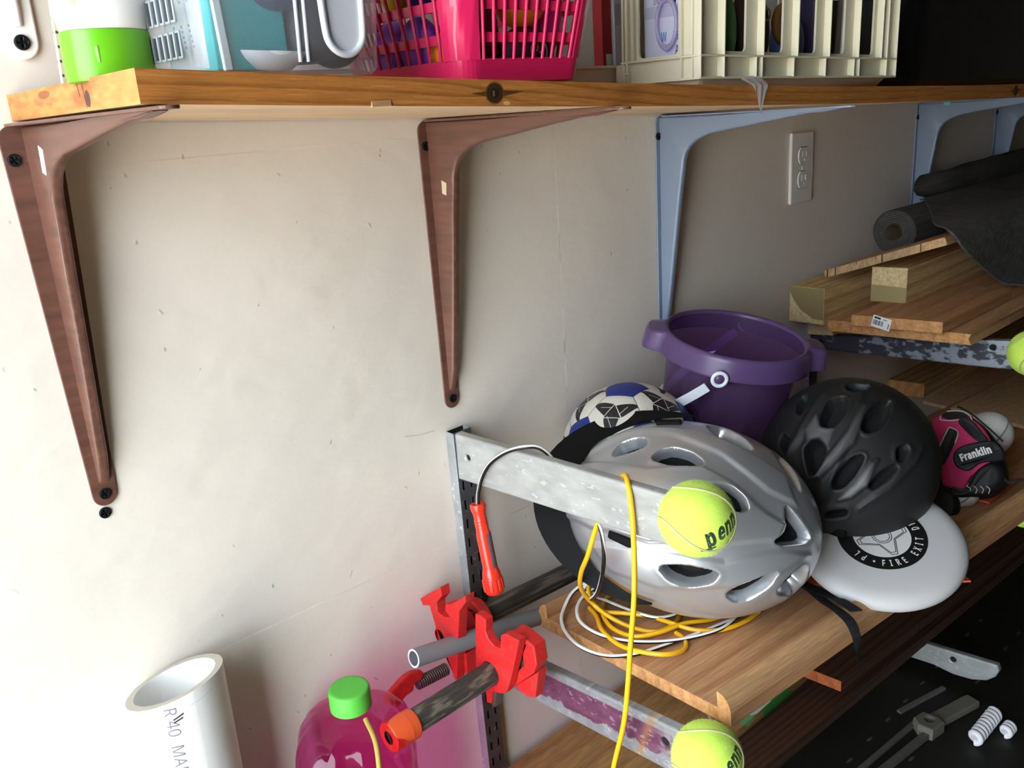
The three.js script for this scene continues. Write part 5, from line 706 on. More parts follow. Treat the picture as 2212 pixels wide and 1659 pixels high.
// ---------------------------------------------------------------- boards behind the glove
{
  M.mdf = std(0xffffff, 0.9, 0, { map: tex(256, 256, (u, v) => { const n = fbm(u * 60, v * 60, 371); return [0.80 * (0.85 + 0.3 * n), 0.66 * (0.85 + 0.3 * n), 0.48 * (0.85 + 0.3 * n)]; }, true, [3, 3]) });
  const t = thing('fibreboard_sheet', 'plain brown fibreboard sheet lying behind the glove and white ball', 'board', [1.3, -0.574, 0.25]);
  const g = extrY([[0.99, 0.345], [1.075, 0.112], [2.2, 0.10], [2.2, 0.40]], 0, 0.007, 0.001), p = g.attributes.position; for (let i = 0; i < p.count; i++) p.setY(i, p.getY(i) + boardY(p.getZ(i)) - 0.004 * (p.getX(i) - 0.1) + 0.005); g.computeVertexNormals(); wpart(t, 'sheet', grainUV(g), M.mdf);
}
lumber('wood_plank', 'narrow plank with a pale edge lying at the wall behind the black helmet', 1.12, 2.3, [[0.02, -0.578], [0.095, -0.574], [0.095, -0.545], [0.02, -0.548]], M.pale, M.endPine, [0.4, 0.05], 0.03);
// ---------------------------------------------------------------- boards and tools low down in the dark
{
  const splash = ctex(1024, 256, (g, w, h) => {
    const img = g.createImageData(w, h); for (let y = 0; y < h; y++) for (let x = 0; x < w; x++) { const u = x / w, v = y / h, t = v * 7 + 0.8 * noise(u * 5, v * 3, 381), f = t - Math.floor(t), l = sst(0.5, 0.95, f) * 0.4, n = noise(u * 60, v * 120, 383); const c = mix3([0.66, 0.50, 0.30], [0.50, 0.36, 0.2], l).map((q) => q * (0.9 + 0.2 * n)), i = (y * w + x) * 4; for (let k = 0; k < 3; k++) img.data[i + k] = c[k] * 255; img.data[i + 3] = 255; } g.putImageData(img, 0, 0);
    const blob = (x, y, s, c) => { g.fillStyle = c; g.beginPath(); for (let i = 0; i < 14; i++) { const a = i / 14 * 6.283, r = s * (0.6 + rand() * 0.7); g.lineTo(x + r * 1.6 * Math.cos(a), y + r * Math.sin(a)); } g.fill(); };
    blob(420, 90, 26, '#2f7a2a'); blob(470, 150, 34, '#3d8f35'); blob(400, 190, 22, '#79b26a'); blob(430, 200, 14, '#d8e4d0'); blob(560, 110, 40, '#2b6f27'); blob(640, 90, 30, '#2f7a2a'); g.strokeStyle = 'rgba(230,235,225,.8)'; g.lineWidth = 4; g.beginPath(); g.moveTo(330, 210); g.lineTo(360, 160); g.lineTo(410, 110); g.stroke();
  });
  const t = thing('painted_plank', 'pale plank splashed with green and white paint, below the lower left arm', 'board', [-0.05, -0.85, 0.03]); const g = grainUV(extrX([[0.012, -0.85], [0.20, -0.85], [0.20, -0.83], [0.012, -0.83]], -0.05, 1.4, 0.001)), uv = g.attributes.uv; for (let i = 0; i < uv.count; i++) uv.setXY(i, (uv.getX(i) + 0.05) / 1.0, 1 - uv.getY(i) / 0.25 * 1.0); wpart(t, 'timber', g, std(0xffffff, 0.8, 0, { map: splash }));
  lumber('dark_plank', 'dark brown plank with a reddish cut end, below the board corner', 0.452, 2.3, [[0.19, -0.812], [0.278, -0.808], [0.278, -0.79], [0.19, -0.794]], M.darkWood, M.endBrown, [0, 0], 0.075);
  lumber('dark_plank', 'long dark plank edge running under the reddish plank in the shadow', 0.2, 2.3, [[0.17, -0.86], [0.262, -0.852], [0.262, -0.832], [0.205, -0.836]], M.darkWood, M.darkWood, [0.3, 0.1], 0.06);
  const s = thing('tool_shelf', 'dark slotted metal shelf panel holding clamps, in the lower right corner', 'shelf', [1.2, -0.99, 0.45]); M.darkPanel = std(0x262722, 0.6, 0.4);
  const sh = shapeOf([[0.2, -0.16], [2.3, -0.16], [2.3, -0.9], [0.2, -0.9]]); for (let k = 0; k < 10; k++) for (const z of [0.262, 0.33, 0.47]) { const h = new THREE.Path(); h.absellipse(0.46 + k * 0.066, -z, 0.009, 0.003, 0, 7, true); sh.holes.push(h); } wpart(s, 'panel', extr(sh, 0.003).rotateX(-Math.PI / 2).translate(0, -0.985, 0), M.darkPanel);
  M.barSteel = std(0x77756f, 0.55, 0.6); M.rust = std(0xffffff, 0.8, 0.1, { map: tex(128, 128, (u, v) => mix3([0.42, 0.40, 0.36], [0.52, 0.27, 0.21], sst(0.56, 0.62, fbm(u * 9, v * 9, 391)))) });
  const bar = (a, b, w, h, label) => { const o = thing('flat_bar', label, 'metal bar', a), A = V(...a), B = V(...b), d = B.clone().sub(A); const g = rbox(d.length(), h, w, 0.0012).applyQuaternion(new THREE.Quaternion().setFromUnitVectors(V(1, 0, 0), d.clone().normalize())).translate(...A.clone().add(B).multiplyScalar(0.5).toArray()); wpart(o, 'bar', g, M.barSteel); };
  bar([0.3, -0.977, 0.268], [0.685, -0.977, 0.302], 0.0085, 0.006, 'thin grey steel bar, left of the rusty clamp casting'); bar([0.664, -0.965, 0.276], [0.762, -0.955, 0.309], 0.0085, 0.005, 'bent grey steel strip just under the bare arm tip'); 
  const c = thing('bar_clamp', 'rusty clamp casting with a square hole on a steel bar, lower right', 'clamp', [0.67, -0.98, 0.33]);
  wpart(c, 'bar', rbox(0.4, 0.009, 0.011, 0.001).rotateY(-0.12).translate(0.465, -0.975, 0.305), M.barSteel);
  const hd = shapeOf([[-0.02, -0.016], [0.012, -0.021], [0.021, -0.008], [0.017, 0.017], [-0.008, 0.021], [-0.021, 0.008]]); const hh = new THREE.Path(); hh.absarc(0.004, 0, 0.0065, 0, 7, true); hd.holes.push(hh); wpart(c, 'head', grainUV(extr(hd, 0.022, 0.003).rotateX(-Math.PI / 2).translate(0.67, -0.982, 0.322)), M.rust);
  wpart(c, 'arm', grainUV(rbox(0.10, 0.014, 0.026, 0.004).rotateY(-0.26).translate(0.735, -0.972, 0.337)), M.rust);
  const coil = (a, b, r, n, label) => { const A = V(...a), d = V(...b).sub(A), q = new THREE.Quaternion().setFromUnitVectors(V(0, 1, 0), d.clone().normalize()), p = []; for (let i = 0; i <= n * 12; i++) { const th = i / 12 * Math.PI * 2; p.push(V(r * Math.cos(th), d.length() * i / (n * 12), r * Math.sin(th)).applyQuaternion(q).add(A).toArray()); } const o = thing('white_coil', label, 'coil', a); wpart(o, 'core', rod(a, b, r * 0.95), std(0xc9c7cc, 0.6)); wpart(o, 'winding', new THREE.TubeGeometry(new THREE.CatmullRomCurve3(p.map((x) => V(...x))), n * 40, d.length() / n * 0.62, 8), std(0xf0eef2, 0.55)); };
  coil([0.684, -0.968, 0.389], [0.762, -0.962, 0.3915], 0.0075, 9, 'white ribbed coil in the dark lower right corner'); coil([0.735, -0.972, 0.4165], [0.757, -0.971, 0.4175], 0.0065, 3, 'short white ribbed stub right of the longer white coil');
}
// ---------------------------------------------------------------- things on the long shelf
const rrect = (hw, hd, r, n = 8) => { const o = []; for (const [sx, sz, a0] of [[1, 1, 0], [-1, 1, 1], [-1, -1, 2], [1, -1, 3]]) for (let i = 0; i <= n; i++) { const a = (a0 + i / n) * Math.PI / 2; o.push([sx * (hw - r) + r * Math.cos(a), sz * (hd - r) + r * Math.sin(a)]); } return o; };
function loft(secs, { cap = true, n = 8 } = {}) { // sections [y, cx, cz, hw, hd, r]
  const P = [], ix = [], N = 4 * (n + 1); for (const [y, cx, cz, hw, hd, r] of secs) for (const [x, z] of rrect(hw, hd, r, n)) P.push(cx + x, y, cz + z);
  for (let k = 0; k < secs.length - 1; k++) for (let i = 0; i < N; i++) { const a = k * N + i, b = k * N + (i + 1) % N; ix.push(a, a + N, b, b, a + N, b + N); }
  if (cap) { const c = P.length / 3; P.push(secs[0][1], secs[0][0], secs[0][2]); for (let i = 0; i < N; i++) ix.push(c, i, (i + 1) % N); }
  const g = new THREE.BufferGeometry(); g.setAttribute('position', new THREE.Float32BufferAttribute(P, 3)); g.setIndex(ix); return toCreasedNormals(g, 0.6);
}
{
  const y0 = shelfTopY(-0.36), t = thing('lotion_bottle', 'white lotion bottle standing upside down on its bright green cap, at the left shelf end', 'bottle', [-0.381, y0, 0.172]);
  M.lime = phy(0x66b41e, 0.3); M.bottleWhite = std(0xffffff, 0.4, 0, { map: ctex(512, 512, (g, w, h) => { g.fillStyle = '#f6f5f2'; g.fillRect(0, 0, w, h); const gr = g.createLinearGradient(330, 0, 460, 0); gr.addColorStop(0, '#f2cf5e'); gr.addColorStop(0.3, '#f6e9b8'); gr.addColorStop(0.6, '#f6e9b8'); gr.addColorStop(1, '#f0c750'); g.fillStyle = gr; g.fillRect(330, 316, 120, 18); g.fillStyle = '#3fa7b8'; g.fillRect(484, 120, 28, 205); g.fillRect(0, 120, 26, 205); }) });
  const e = (p) => lathe(p, 64).scale(1, 1, 0.8); part(t, 'cap', e([[0, 0], [0.0268, 0], [0.0278, 0.001], [0.0281, 0.0085], [0.0276, 0.009], [0.0281, 0.0095], [0.0276, 0.030], [0.0255, 0.0308]]), M.lime);
  part(t, 'flip_tab', rbox(0.014, 0.011, 0.003, 0.001).rotateY(-0.72).translate(-0.0172, 0.0155, 0.0148), M.lime);
  part(t, 'body', e([[0.0235, 0.0305], [0.0272, 0.031], [0.0285, 0.04], [0.0293, 0.09], [0.029, 0.13], [0.024, 0.145], [0, 0.148]]), M.bottleWhite);
  const r = thing('yardstick', 'pale wooden yardstick standing behind the green-capped lotion bottle', 'ruler', [-0.3865, y0, 0.106]); r.rotation.z = -0.05; r.rotation.y = 0.2; r.updateMatrixWorld(true);
  M.ruler = std(0xffffff, 0.6, 0, { map: ctex(64, 512, (g, w, h) => { g.fillStyle = '#eee6b8'; g.fillRect(0, 0, w, h); g.fillStyle = '#555'; for (let y = 0; y < h; y += 16) g.fillRect(0, y, y % 64 ? 10 : 22, 3); }) });
  part(r, 'face', box(0.0105, 0.3, 0.003, -0.001, 0.15, 0), M.ruler); part(r, 'edge_strip', box(0.0028, 0.3, 0.0036, 0.0055, 0.15, 0), std(0x3d3a30, 0.7));
  const d = thing('dead_bug', 'tiny dark dead bug on the shelf near the wall at its left end', 'bug', [-0.3815, y0, 0.012]); part(d, 'body', new THREE.SphereGeometry(0.0022, 12, 8).scale(1.6, 0.9, 1).translate(0, 0.002, 0), M.foam); for (const s of [-1, 1]) part(d, 'leg', rod([0, 0.002, 0], [s * 0.005, 0.0004, 0.002], 0.0003, 6), M.foam);
}
// ---------------------------------------------------------------- clear bin and what is in it
{
  const y0 = shelfTopY(-0.28) + 0.001, cx = -0.2855, cz = 0.182, t = thing('clear_bin', 'frosted clear plastic bin with a white latch, between the lotion bottle and pink basket', 'storage bin', [cx, y0, cz]);
  M.frost = phy(new THREE.Color(0.86, 0.89, 0.92), 0.22, { transmission: 0.88, thickness: 0, ior: 1.4, side: THREE.DoubleSide });
  part(t, 'tub', loft([[0.0035, 0, 0, 0.06, 0.055, 0.015], [0, 0, 0, 0.066, 0.061, 0.016], [0.004, 0, 0, 0.069, 0.064, 0.016], [0.07, 0, 0, 0.0725, 0.0685, 0.016], [0.15, 0, 0, 0.077, 0.073, 0.017], [0.152, 0, 0, 0.083, 0.079, 0.018]]), M.frost);
  M.latch = phy(0xe6e8ee, 0.35, { transmission: 0.25, thickness: 0 });
  const U = [[-0.0165, 0.11, 0], [-0.0155, 0.045, 0]]; for (let i = 0; i <= 10; i++) { const a = Math.PI * (1 + i / 10); U.push([0.0145 * Math.cos(a), 0.025 + 0.0145 * Math.sin(a) + 0.001, 0]); } U.push([0.0155, 0.045, 0], [0.0165, 0.11, 0]);
  const lx = 0.030, lz = 0.0745; part(t, 'latch', tube(U, 0.0024, 8, false, 5).translate(lx, 0, lz), M.latch); const pl = shapeOf([[-0.015, 0.11], [-0.0145, 0.026], [-0.009, 0.0145], [0, 0.012], [0.009, 0.0145], [0.0145, 0.026], [0.015, 0.11]]); part(t, 'latch_plate', extr(pl, 0.0016).translate(lx, 0, lz - 0.002), M.latch);
  for (const x of [-0.0, 0.006]) part(t, 'ridge', rod([x, 0.008, 0.0645], [x - 0.012 * 0, 0.15, 0.0735], 0.0013), M.latch);
  M.slotGrey = std(0x33383c, 0.7); M.slotRim = phy(0x9aa2a6, 0.4); for (let r = 0; r < 3; r++) for (let k = 0; k < 7; k++) { const y = 0.021 + r * 0.021, z = -0.008 + k * 0.0085, x = -0.0695 - 0.055 * (y - 0.004) * 1.0; const a = part(t, 'slot_rim', rbox(0.0012, 0.0165, 0.0062, 0.0005, x - 0.0006, y, z), M.slotRim); part(a, 'slot', box(0.0006, 0.0135, 0.0032, x - 0.0013, y, z), M.slotGrey); }
  const inb = (name, label, cat, list) => { const o = thing(name, label, cat, [cx + list[0][3][0], y0 + list[0][3][1], cz + list[0][3][2]]); for (const [nm, g, m, at, rot] of list) wpart(o, nm, g.applyMatrix4(new THREE.Matrix4().makeRotationFromEuler(new THREE.Euler(...(rot ?? [0, 0, 0])))).translate(cx + at[0], y0 + at[1], cz + at[2]), m); };
  const card = ctex(256, 512, (g) => { g.fillStyle = '#b4bcbc'; g.fillRect(0, 0, 256, 512); g.fillStyle = '#3a3f42'; for (let y = 30; y < 500; y += 120) for (let x = 60; x < 190; x += 50) for (let k = 0; k < 5; k++) g.fillRect(x + k * 3, y + k * 14, 10, 7); g.fillStyle = '#9aa4a6'; g.font = '22px monospace'; g.save(); g.translate(215, 40); g.rotate(Math.PI / 2); g.fillText('05127777 0577 12207', 0, 0); g.restore(); });
  inb('teal_carton', 'teal carton with a white printed side panel, inside the clear bin', 'carton', [['carton', rbox(0.056, 0.12, 0.05, 0.002), std(0x2bb3b1, 0.5), [-0.031, 0.064, 0.03], [0, 0.12, 0]], ['side_panel', new THREE.PlaneGeometry(0.046, 0.115).rotateY(-Math.PI / 2), std(0xffffff, 0.6, 0, { map: card }), [-0.0596, 0.064, 0.0275], [0, 0.12, 0]], ['front_panel', rbox(0.006, 0.12, 0.003, 0.001), std(0xeef6f6, 0.5), [-0.052, 0.064, 0.0585], [0, 0.12, 0.06]]]);
  inb('navy_pouch', 'crumpled navy pouch with a metal snap, inside the clear bin', 'pouch', [['pouch', new THREE.IcosahedronGeometry(1, 4).scale(0.026, 0.022, 0.008), std(0x2c3c5c, 0.6), [-0.004, 0.062, 0.053], [0, 0, 0.1]], ['snap', new THREE.SphereGeometry(0.0035, 16, 10), std(0xaab4c0, 0.4), [-0.021, 0.064, 0.0585]]]);
  inb('dark_pot', 'dark round pot with a shiny stud, right half of the clear bin', 'pot', [['pot', lathe([[0, 0], [0.024, 0.0], [0.027, 0.01], [0.027, 0.09], [0.02, 0.1], [0, 0.1]]), std(0x34323a, 0.5), [0.024, 0.01, 0.028]], ['stud', new THREE.SphereGeometry(0.0028, 12, 8), M.steel, [0.017, 0.05, 0.0545]]]);
  inb('dark_ball', 'dark plum ball in the right corner of the clear bin', 'ball', [['ball', new THREE.SphereGeometry(0.021, 32, 20), std(0x2f282c, 0.6), [0.045, 0.026, 0.036]]]);
  inb('white_dish', 'shallow white dish lying at the bottom front of the clear bin', 'dish', [['dish', lathe([[0, 0.0], [0.014, 0.001], [0.022, 0.008], [0.0245, 0.0125], [0.0235, 0.013], [0.013, 0.004], [0, 0.003]]).scale(1, 1, 0.5), phy(0xe8eaec, 0.4), [-0.014, 0.0035, 0.052], [0.1, 0, -0.03]]]);
}
// ---------------------------------------------------------------- pink basket and toys
{
  const y0 = shelfTopY(-0.08), cx = -0.0845, cz = 0.176, hw = 0.067, hd = 0.075, r = 0.018, t = thing('pink_basket', 'bright pink slatted plastic basket full of toys, left of the cream crate', 'basket', [cx, y0, cz]);
  M.hot = phy(0xe0245f, 0.3, { clearcoat: 0.5, clearcoatRoughness: 0.15, transmission: 0.12, thickness: 0 }); const H = 0.16, flare = (g) => { const p = g.attributes.position; for (let i = 0; i < p.count; i++) { const k = 1 + 2.6 * p.getY(i); p.setX(i, p.getX(i) * k); p.setZ(i, p.getZ(i) * k); } g.computeVertexNormals(); return g; };
  part(t, 'base_band', flare(loft([[0, 0, 0, hw - 0.004, hd - 0.004, r - 0.003], [0.001, 0, 0, hw, hd, r], [0.0183, 0, 0, hw, hd, r], [0.0186, 0, 0, hw - 0.0018, hd - 0.0018, r - 0.001], [0.003, 0, 0, hw - 0.0022, hd - 0.0022, r - 0.001]])), M.hot);
  const corner = (sx, sz, a0) => { const g = []; const o = rrect(hw + 0.001, hd + 0.001, r + 0.001, 12), i = rrect(hw - 0.0015, hd - 0.0015, r - 0.001, 12), P = [], ix = [], s = a0 * 13; for (let k = 0; k <= 8; k++) for (let j = 0; j <= 12; j++) { P.push(o[s + j][0], 0.0175 + (H - 0.0175) * k / 8, o[s + j][1]); } const n = P.length / 3; for (let k = 0; k <= 8; k++) for (let j = 0; j <= 12; j++) P.push(i[s + j][0], 0.0175 + (H - 0.0175) * k / 8, i[s + j][1]); for (let k = 0; k < 8; k++) for (let j = 0; j < 12; j++) { const a = k * 13 + j, b = a + 1, c = a + 13, d = c + 1; ix.push(a, c, b, b, c, d, n + a, n + b, n + c, n + b, n + d, n + c); } for (let k = 0; k < 8; k++) for (const j of [0, 12]) { const a = k * 13 + j, c = a + 13; ix.push(...(j ? [a, c, n + a, n + a, c, n + c] : [a, n + a, c, c, n + a, n + c])); } const q = new THREE.BufferGeometry(); q.setAttribute('position', new THREE.Float32BufferAttribute(P, 3)); q.setIndex(ix); return toCreasedNormals(flare(q), 0.8); };
  for (let k = 0; k < 4; k++) part(t, 'corner_post', corner(0, 0, k), M.hot);
  for (const y of [0.0335, 0.0565, 0.082, 0.108, 0.134, 0.156]) part(t, 'rail', flare(loft([[y - 0.0035, 0, 0, hw - 0.0012, hd - 0.0012, r], [y + 0.0035, 0, 0, hw - 0.0012, hd - 0.0012, r], [y + 0.0035, 0, 0, hw - 0.003, hd - 0.003, r - 0.001], [y - 0.0035, 0, 0, hw - 0.003, hd - 0.003, r - 0.001], [y - 0.0035, 0, 0, hw - 0.0012, hd - 0.0012, r]], { cap: false })), M.hot);
  const rodG = (x, z) => flare(new THREE.CylinderGeometry(0.0013, 0.0013, H - 0.018, 8, 10).translate(x, 0.0175 + (H - 0.018) / 2, z));
  for (let k = 0; k < 10; k++) { const x = -hw + r + 0.004 + k * (2 * hw - 2 * r - 0.008) / 9; for (const s of [-1, 1]) part(t, 'slat', rodG(x, s * hd), M.hot); } for (let k = 0; k < 9; k++) { const z = -hd + r + 0.008 + k * (2 * hd - 2 * r - 0.012) / 8; for (const s of [-1, 1]) part(t, 'slat', rodG(s * hw, z), M.hot); }
  M.purpleToy = phy(0x7a2fa0, 0.4); M.orangeToy = phy(0xf0891c, 0.4); M.navyToy = phy(0x241b62, 0.45); M.magentaToy = phy(0xc32a88, 0.4); M.plumToy = phy(0x5a1f3f, 0.5);
  const toy = (label, m, x, y, z, s, rot = 0, extra) => { const o = thing('toy_egg', label, 'toy', [cx + x, y0 + y - s[1] * 0.9, cz + z]); o.rotation.z = rot; part(o, 'shell', new THREE.SphereGeometry(1, 32, 20).scale(...s).translate(0, s[1] * 0.9, 0), m); if (extra) extra(o, s); return o; };
  const swirl = (o, s) => { for (let k = 0; k < 5; k++) part(o, 'groove', new THREE.TorusGeometry(s[0] * (0.55 + 0.1 * k), 0.0012, 6, 32).rotateX(0.4 + k * 0.16).translate(0, s[1] * 0.9, s[2] * 0.35), phy(0xd96f10, 0.5)); };
  const badge = (o, s) => { part(o, 'sticker', new THREE.CircleGeometry(0.0105, 32).translate(0, s[1] * 0.9, s[2] + 0.0004), std(0xffffff, 0.5, 0, { map: ctex(128, 128, (g) => { g.fillStyle = '#23356e'; g.fillRect(0, 0, 128, 128); g.fillStyle = '#a9b3c4'; g.beginPath(); g.arc(64, 64, 60, 0, 7); g.fill(); g.fillStyle = '#14121a'; g.beginPath(); g.arc(64, 64, 50, 0, 7); g.fill(); for (let i = 0; i < 14; i++) { g.fillStyle = ['#d9a03a', '#c23a34', '#e6dc8a', '#3f5fb0'][i % 4]; g.beginPath(); g.ellipse(30 + rand() * 68, 30 + rand() * 68, 4 + rand() * 9, 3 + rand() * 5, rand() * 3, 0, 7); g.fill(); } }) })); };
  toy('orange ribbed toy egg behind the right slats of the pink basket', M.orangeToy, 0.028, 0.066, 0.05, [0.024, 0.022, 0.02], 0.3, swirl);
  toy('purple toy with a round dark sticker, low right in the pink basket', M.plumToy, 0.024, 0.024, 0.052, [0.03, 0.021, 0.015], 0, badge);
  toy('magenta toy at the right end of the pink basket', M.magentaToy, 0.052, 0.05, 0.035, [0.016, 0.034, 0.02], -0.3);
  toy('plum toy in the middle of the pink basket beside the corner post', M.plumToy, -0.02, 0.045, 0.045, [0.02, 0.038, 0.02], 0.2);
  toy('orange cube-like toy low on the left side of the pink basket', M.orangeToy, -0.052, 0.026, 0.045, [0.012, 0.016, 0.02], 0);
  toy('purple toy low on the left side of the pink basket', M.purpleToy, -0.05, 0.03, 0.01, [0.014, 0.026, 0.022], 0.1);
  toy('violet toy at the back left of the pink basket', M.purpleToy, -0.05, 0.03, -0.035, [0.014, 0.028, 0.024], -0.1);
  toy('navy toy on top at the left side of the pink basket', M.navyToy, -0.052, 0.078, 0.03, [0.018, 0.022, 0.03], 0.2); toy('yellow toy behind the left slats of the pink basket', phy(0xd8b32a, 0.4), -0.056, 0.078, -0.015, [0.012, 0.018, 0.014], 0); toy('dark toy on top of the pink basket, beside the post', M.navyToy, 0.0, 0.085, 0.052, [0.02, 0.02, 0.014], 0, badge);
}
// ---------------------------------------------------------------- cream crate, tray, packages
M.cream = phy(0xe2dbc0, 0.45);
{
  const y0 = shelfTopY(0.36) - 0.002, X0 = 0.1525, X1 = 0.576, Z1 = 0.25, Z0 = 0.15, t = thing('cream_crate', 'cream plastic crate with ribbed sides and tall slots, right of the pink basket', 'crate', [0.364, y0, 0.2]); t.rotation.z = -0.022; t.updateMatrixWorld(true);
  const lp = (nm, g) => part(t, nm, g.translate(-0.364, 0, -0.2), M.cream), yb = 0.011, H = 0.15;
  lp('foot', loft([[0.0005, 0.364, 0.2, 0.195, 0.034, 0.006], [0.010, 0.364, 0.2, 0.2, 0.042, 0.006], [0.0118, 0.364, 0.2, 0.2, 0.042, 0.006]]));
  lp('floor', box(X1 - X0 - 0.004, 0.003, Z1 - Z0 - 0.004, 0.364, yb + 0.0015, 0.2));
  const hole = (s, a, b, y, h) => { const q = new THREE.Path(), r = 0.006; q.moveTo(a, h); q.lineTo(a, y + r); q.quadraticCurveTo(a, y, a + r, y); q.lineTo(b - r, y); q.quadraticCurveTo(b, y, b, y + r); q.lineTo(b, h); q.closePath(); s.holes.push(q); };
  const f = shapeOf([[X0, yb], [X1, yb], [X1, H], [X0, H]]), wins = [[0.2022, 0.2430], [0.2722, 0.3150], [0.3425, 0.3850], [0.4127, 0.4520], [0.4831, 0.5245]]; wins.forEach(([a, b]) => hole(f, a, b, 0.0385, H - 0.012)); lp('front_wall', extr(f, 0.0025).translate(0, 0, Z1 - 0.0105));
  const bk = shapeOf([[X0, yb], [X1, yb], [X1, H], [X0, H]]); wins.forEach(([a, b]) => hole(bk, a, b, 0.0385, H - 0.012)); lp('back_wall', extr(bk, 0.0025).translate(0, 0, Z0 + 0.001));
  for (const x of [X0 + 0.0005, X1 - 0.003]) { const sd = shapeOf([[Z0, yb], [Z1 - 0.008, yb], [Z1 - 0.008, H], [Z0, H]]); hole(sd, 0.1705, 0.2205, 0.0365, H - 0.012); lp('side_wall', extr(sd, 0.0025).rotateY(-Math.PI / 2).translate(x + 0.006, 0, 0)); }
  const fin = (w, h, d, x, y, z) => lp('fin', rbox(w, h, d, Math.min(w, h, d) * 0.3, x, y, z, 1));
  fin(X1 - X0, 0.0022, 0.010, 0.364, yb + 0.0012, Z1 - 0.0045); fin(X1 - X0, 0.0020, 0.010, 0.364, 0.0335, Z1 - 0.0045);
  for (const x of [X0 + 0.001, 0.1935, 0.2505, 0.265, 0.3225, 0.334, 0.393, 0.404, 0.4605, 0.474, 0.5335, 0.5485, X1 - 0.001]) { if (![0.2505, 0.3225, 0.393, 0.4605].includes(x)) fin(0.0020, H - 0.0335, 0.010, x, (H + 0.0335) / 2, Z1 - 0.0045); }
  for (const x of [X0 + 0.001, 0.1935, 0.252, 0.263, 0.3265, 0.396, 0.464, 0.477, 0.5485, X1 - 0.001]) fin(0.0020, 0.0215, 0.010, x, 0.0225, Z1 - 0.0045);
  for (const [x, z] of [[X0 + 0.0035, 0.158]]) { fin(0.010, H - yb, 0.004, x, (H + yb) / 2, z); } for (const z of [0.166, 0.2265, 0.2385]) fin(0.008, H - 0.0335, 0.0022, X0 + 0.0035, (H + 0.0335) / 2, z); for (const y of [yb + 0.0012, 0.0335]) fin(0.009, 0.0022, Z1 - Z0, X0 + 0.0035, y, 0.2); for (const z of [0.2265]) fin(0.008, 0.0215, 0.0022, X0 + 0.0035, 0.0225, z);
  lp('hinge', rbox(0.008, 0.02, 0.012, 0.002, X0 - 0.001, 0.0215, 0.152)); lp('hinge_pin', rbox(0.003, 0.0025, 0.02, 0.001, X0 - 0.003, 0.0225, 0.1535));
  const inn = (name, label, cat, parts) => { const o = thing(name, label, cat, [parts[0][3], y0 + 0.014, parts[0][4]]); for (const [nm, g, m, x, z, y = 0] of parts) wpart(o, nm, g.translate(x, y0 + 0.012 - 0.022 * (x - 0.364) + 0.004 + y, z), m); };
  const pack = ctex(512, 512, (g) => { g.fillStyle = '#dcdaf0'; g.fillRect(0, 0, 512, 512); g.fillStyle = '#c2c0dc'; g.fillRect(0, 150, 512, 60); g.fillStyle = '#3f8ac4'; g.font = 'bold 66px sans-serif'; g.fillText('W', 180, 330); g.fillText('TER', 310, 330); g.fillStyle = '#55527e'; g.fillText('AL', 330, 400); g.fillText('BV', 330, 470); g.save(); g.translate(330, 100); g.rotate(Math.PI); g.fillStyle = '#33323c'; g.font = '58px sans-serif'; g.fillText('W  RNI', 50, 0); g.beginPath(); g.moveTo(-6, -52); g.lineTo(-46, 6); g.lineTo(34, 6); g.fill(); g.restore(); });
  inn('white_package', 'white printed package behind the left window of the cream crate', 'package', [['card', rbox(0.0022, 0.10, 0.062, 0.0008).translate(0, 0.05, 0), std(0xd9d7ea, 0.5), 0.175, 0.196], ['print', new THREE.PlaneGeometry(0.06, 0.098).rotateY(-Math.PI / 2).translate(-0.0014, 0.05, 0), std(0xffffff, 0.5, 0, { map: pack }), 0.175, 0.196]]);
  inn('tie_loop', 'clear plastic tie loop hanging over the white package', 'plastic tie', [['loop', new THREE.TorusGeometry(0.0155, 0.0022, 10, 40).scale(0.8, 1.5, 1).rotateY(-Math.PI / 2).translate(0, 0.052, 0), phy(new THREE.Color(0.75, 0.7, 0.9), 0.2, { transmission: 0.6, thickness: 0 }), 0.1685, 0.198]]);
  inn('green_bag', 'green and clear plastic bag behind the first front window of the crate', 'bag', [['bag', new THREE.IcosahedronGeometry(1, 3).scale(0.022, 0.045, 0.015).translate(0, 0.045, 0), phy(0x3f7d40, 0.5), 0.237, 0.215], ['wrapper', new THREE.IcosahedronGeometry(1, 2).scale(0.016, 0.04, 0.008).translate(0, 0.04, 0), phy(new THREE.Color(0.62, 0.42, 0.44), 0.15, { transmission: 0.6, thickness: 0, flatShading: true }), 0.214, 0.222]]);
  inn('brown_toy', 'dark brown toy with a brass ring behind the second front window of the crate', 'toy', [['body', new THREE.IcosahedronGeometry(1, 4).scale(0.025, 0.05, 0.02).translate(0, 0.045, 0), std(0x2e2013, 0.9), 0.297, 0.212], ['ring', new THREE.TorusGeometry(0.006, 0.0009, 8, 24).translate(0, 0.062, 0.019), std(0x9a7a3c, 0.4, 0.7), 0.30, 0.213]]);
  inn('blue_toy', 'blue and purple rounded toy behind the third front window of the crate', 'toy', [['body', new THREE.SphereGeometry(1, 32, 20).scale(0.024, 0.035, 0.018).translate(0, 0.036, 0), std(0x4a5f9a, 0.5), 0.378, 0.21], ['rim', new THREE.TorusGeometry(0.018, 0.005, 10, 32).translate(0, 0.055, 0.01), std(0x6b4a22, 0.7), 0.352, 0.212]]);
  inn('purple_toy', 'dark purple box with a pink corner behind the fourth front window of the crate', 'toy', [['body', rbox(0.036, 0.10, 0.03, 0.003).translate(0, 0.05, 0), std(0x2a2144, 0.6), 0.434, 0.208], ['corner', rbox(0.024, 0.012, 0.004, 0.001).rotateZ(0.7).translate(0, 0.044, 0.017), std(0xd6304f, 0.5), 0.43, 0.208]]);
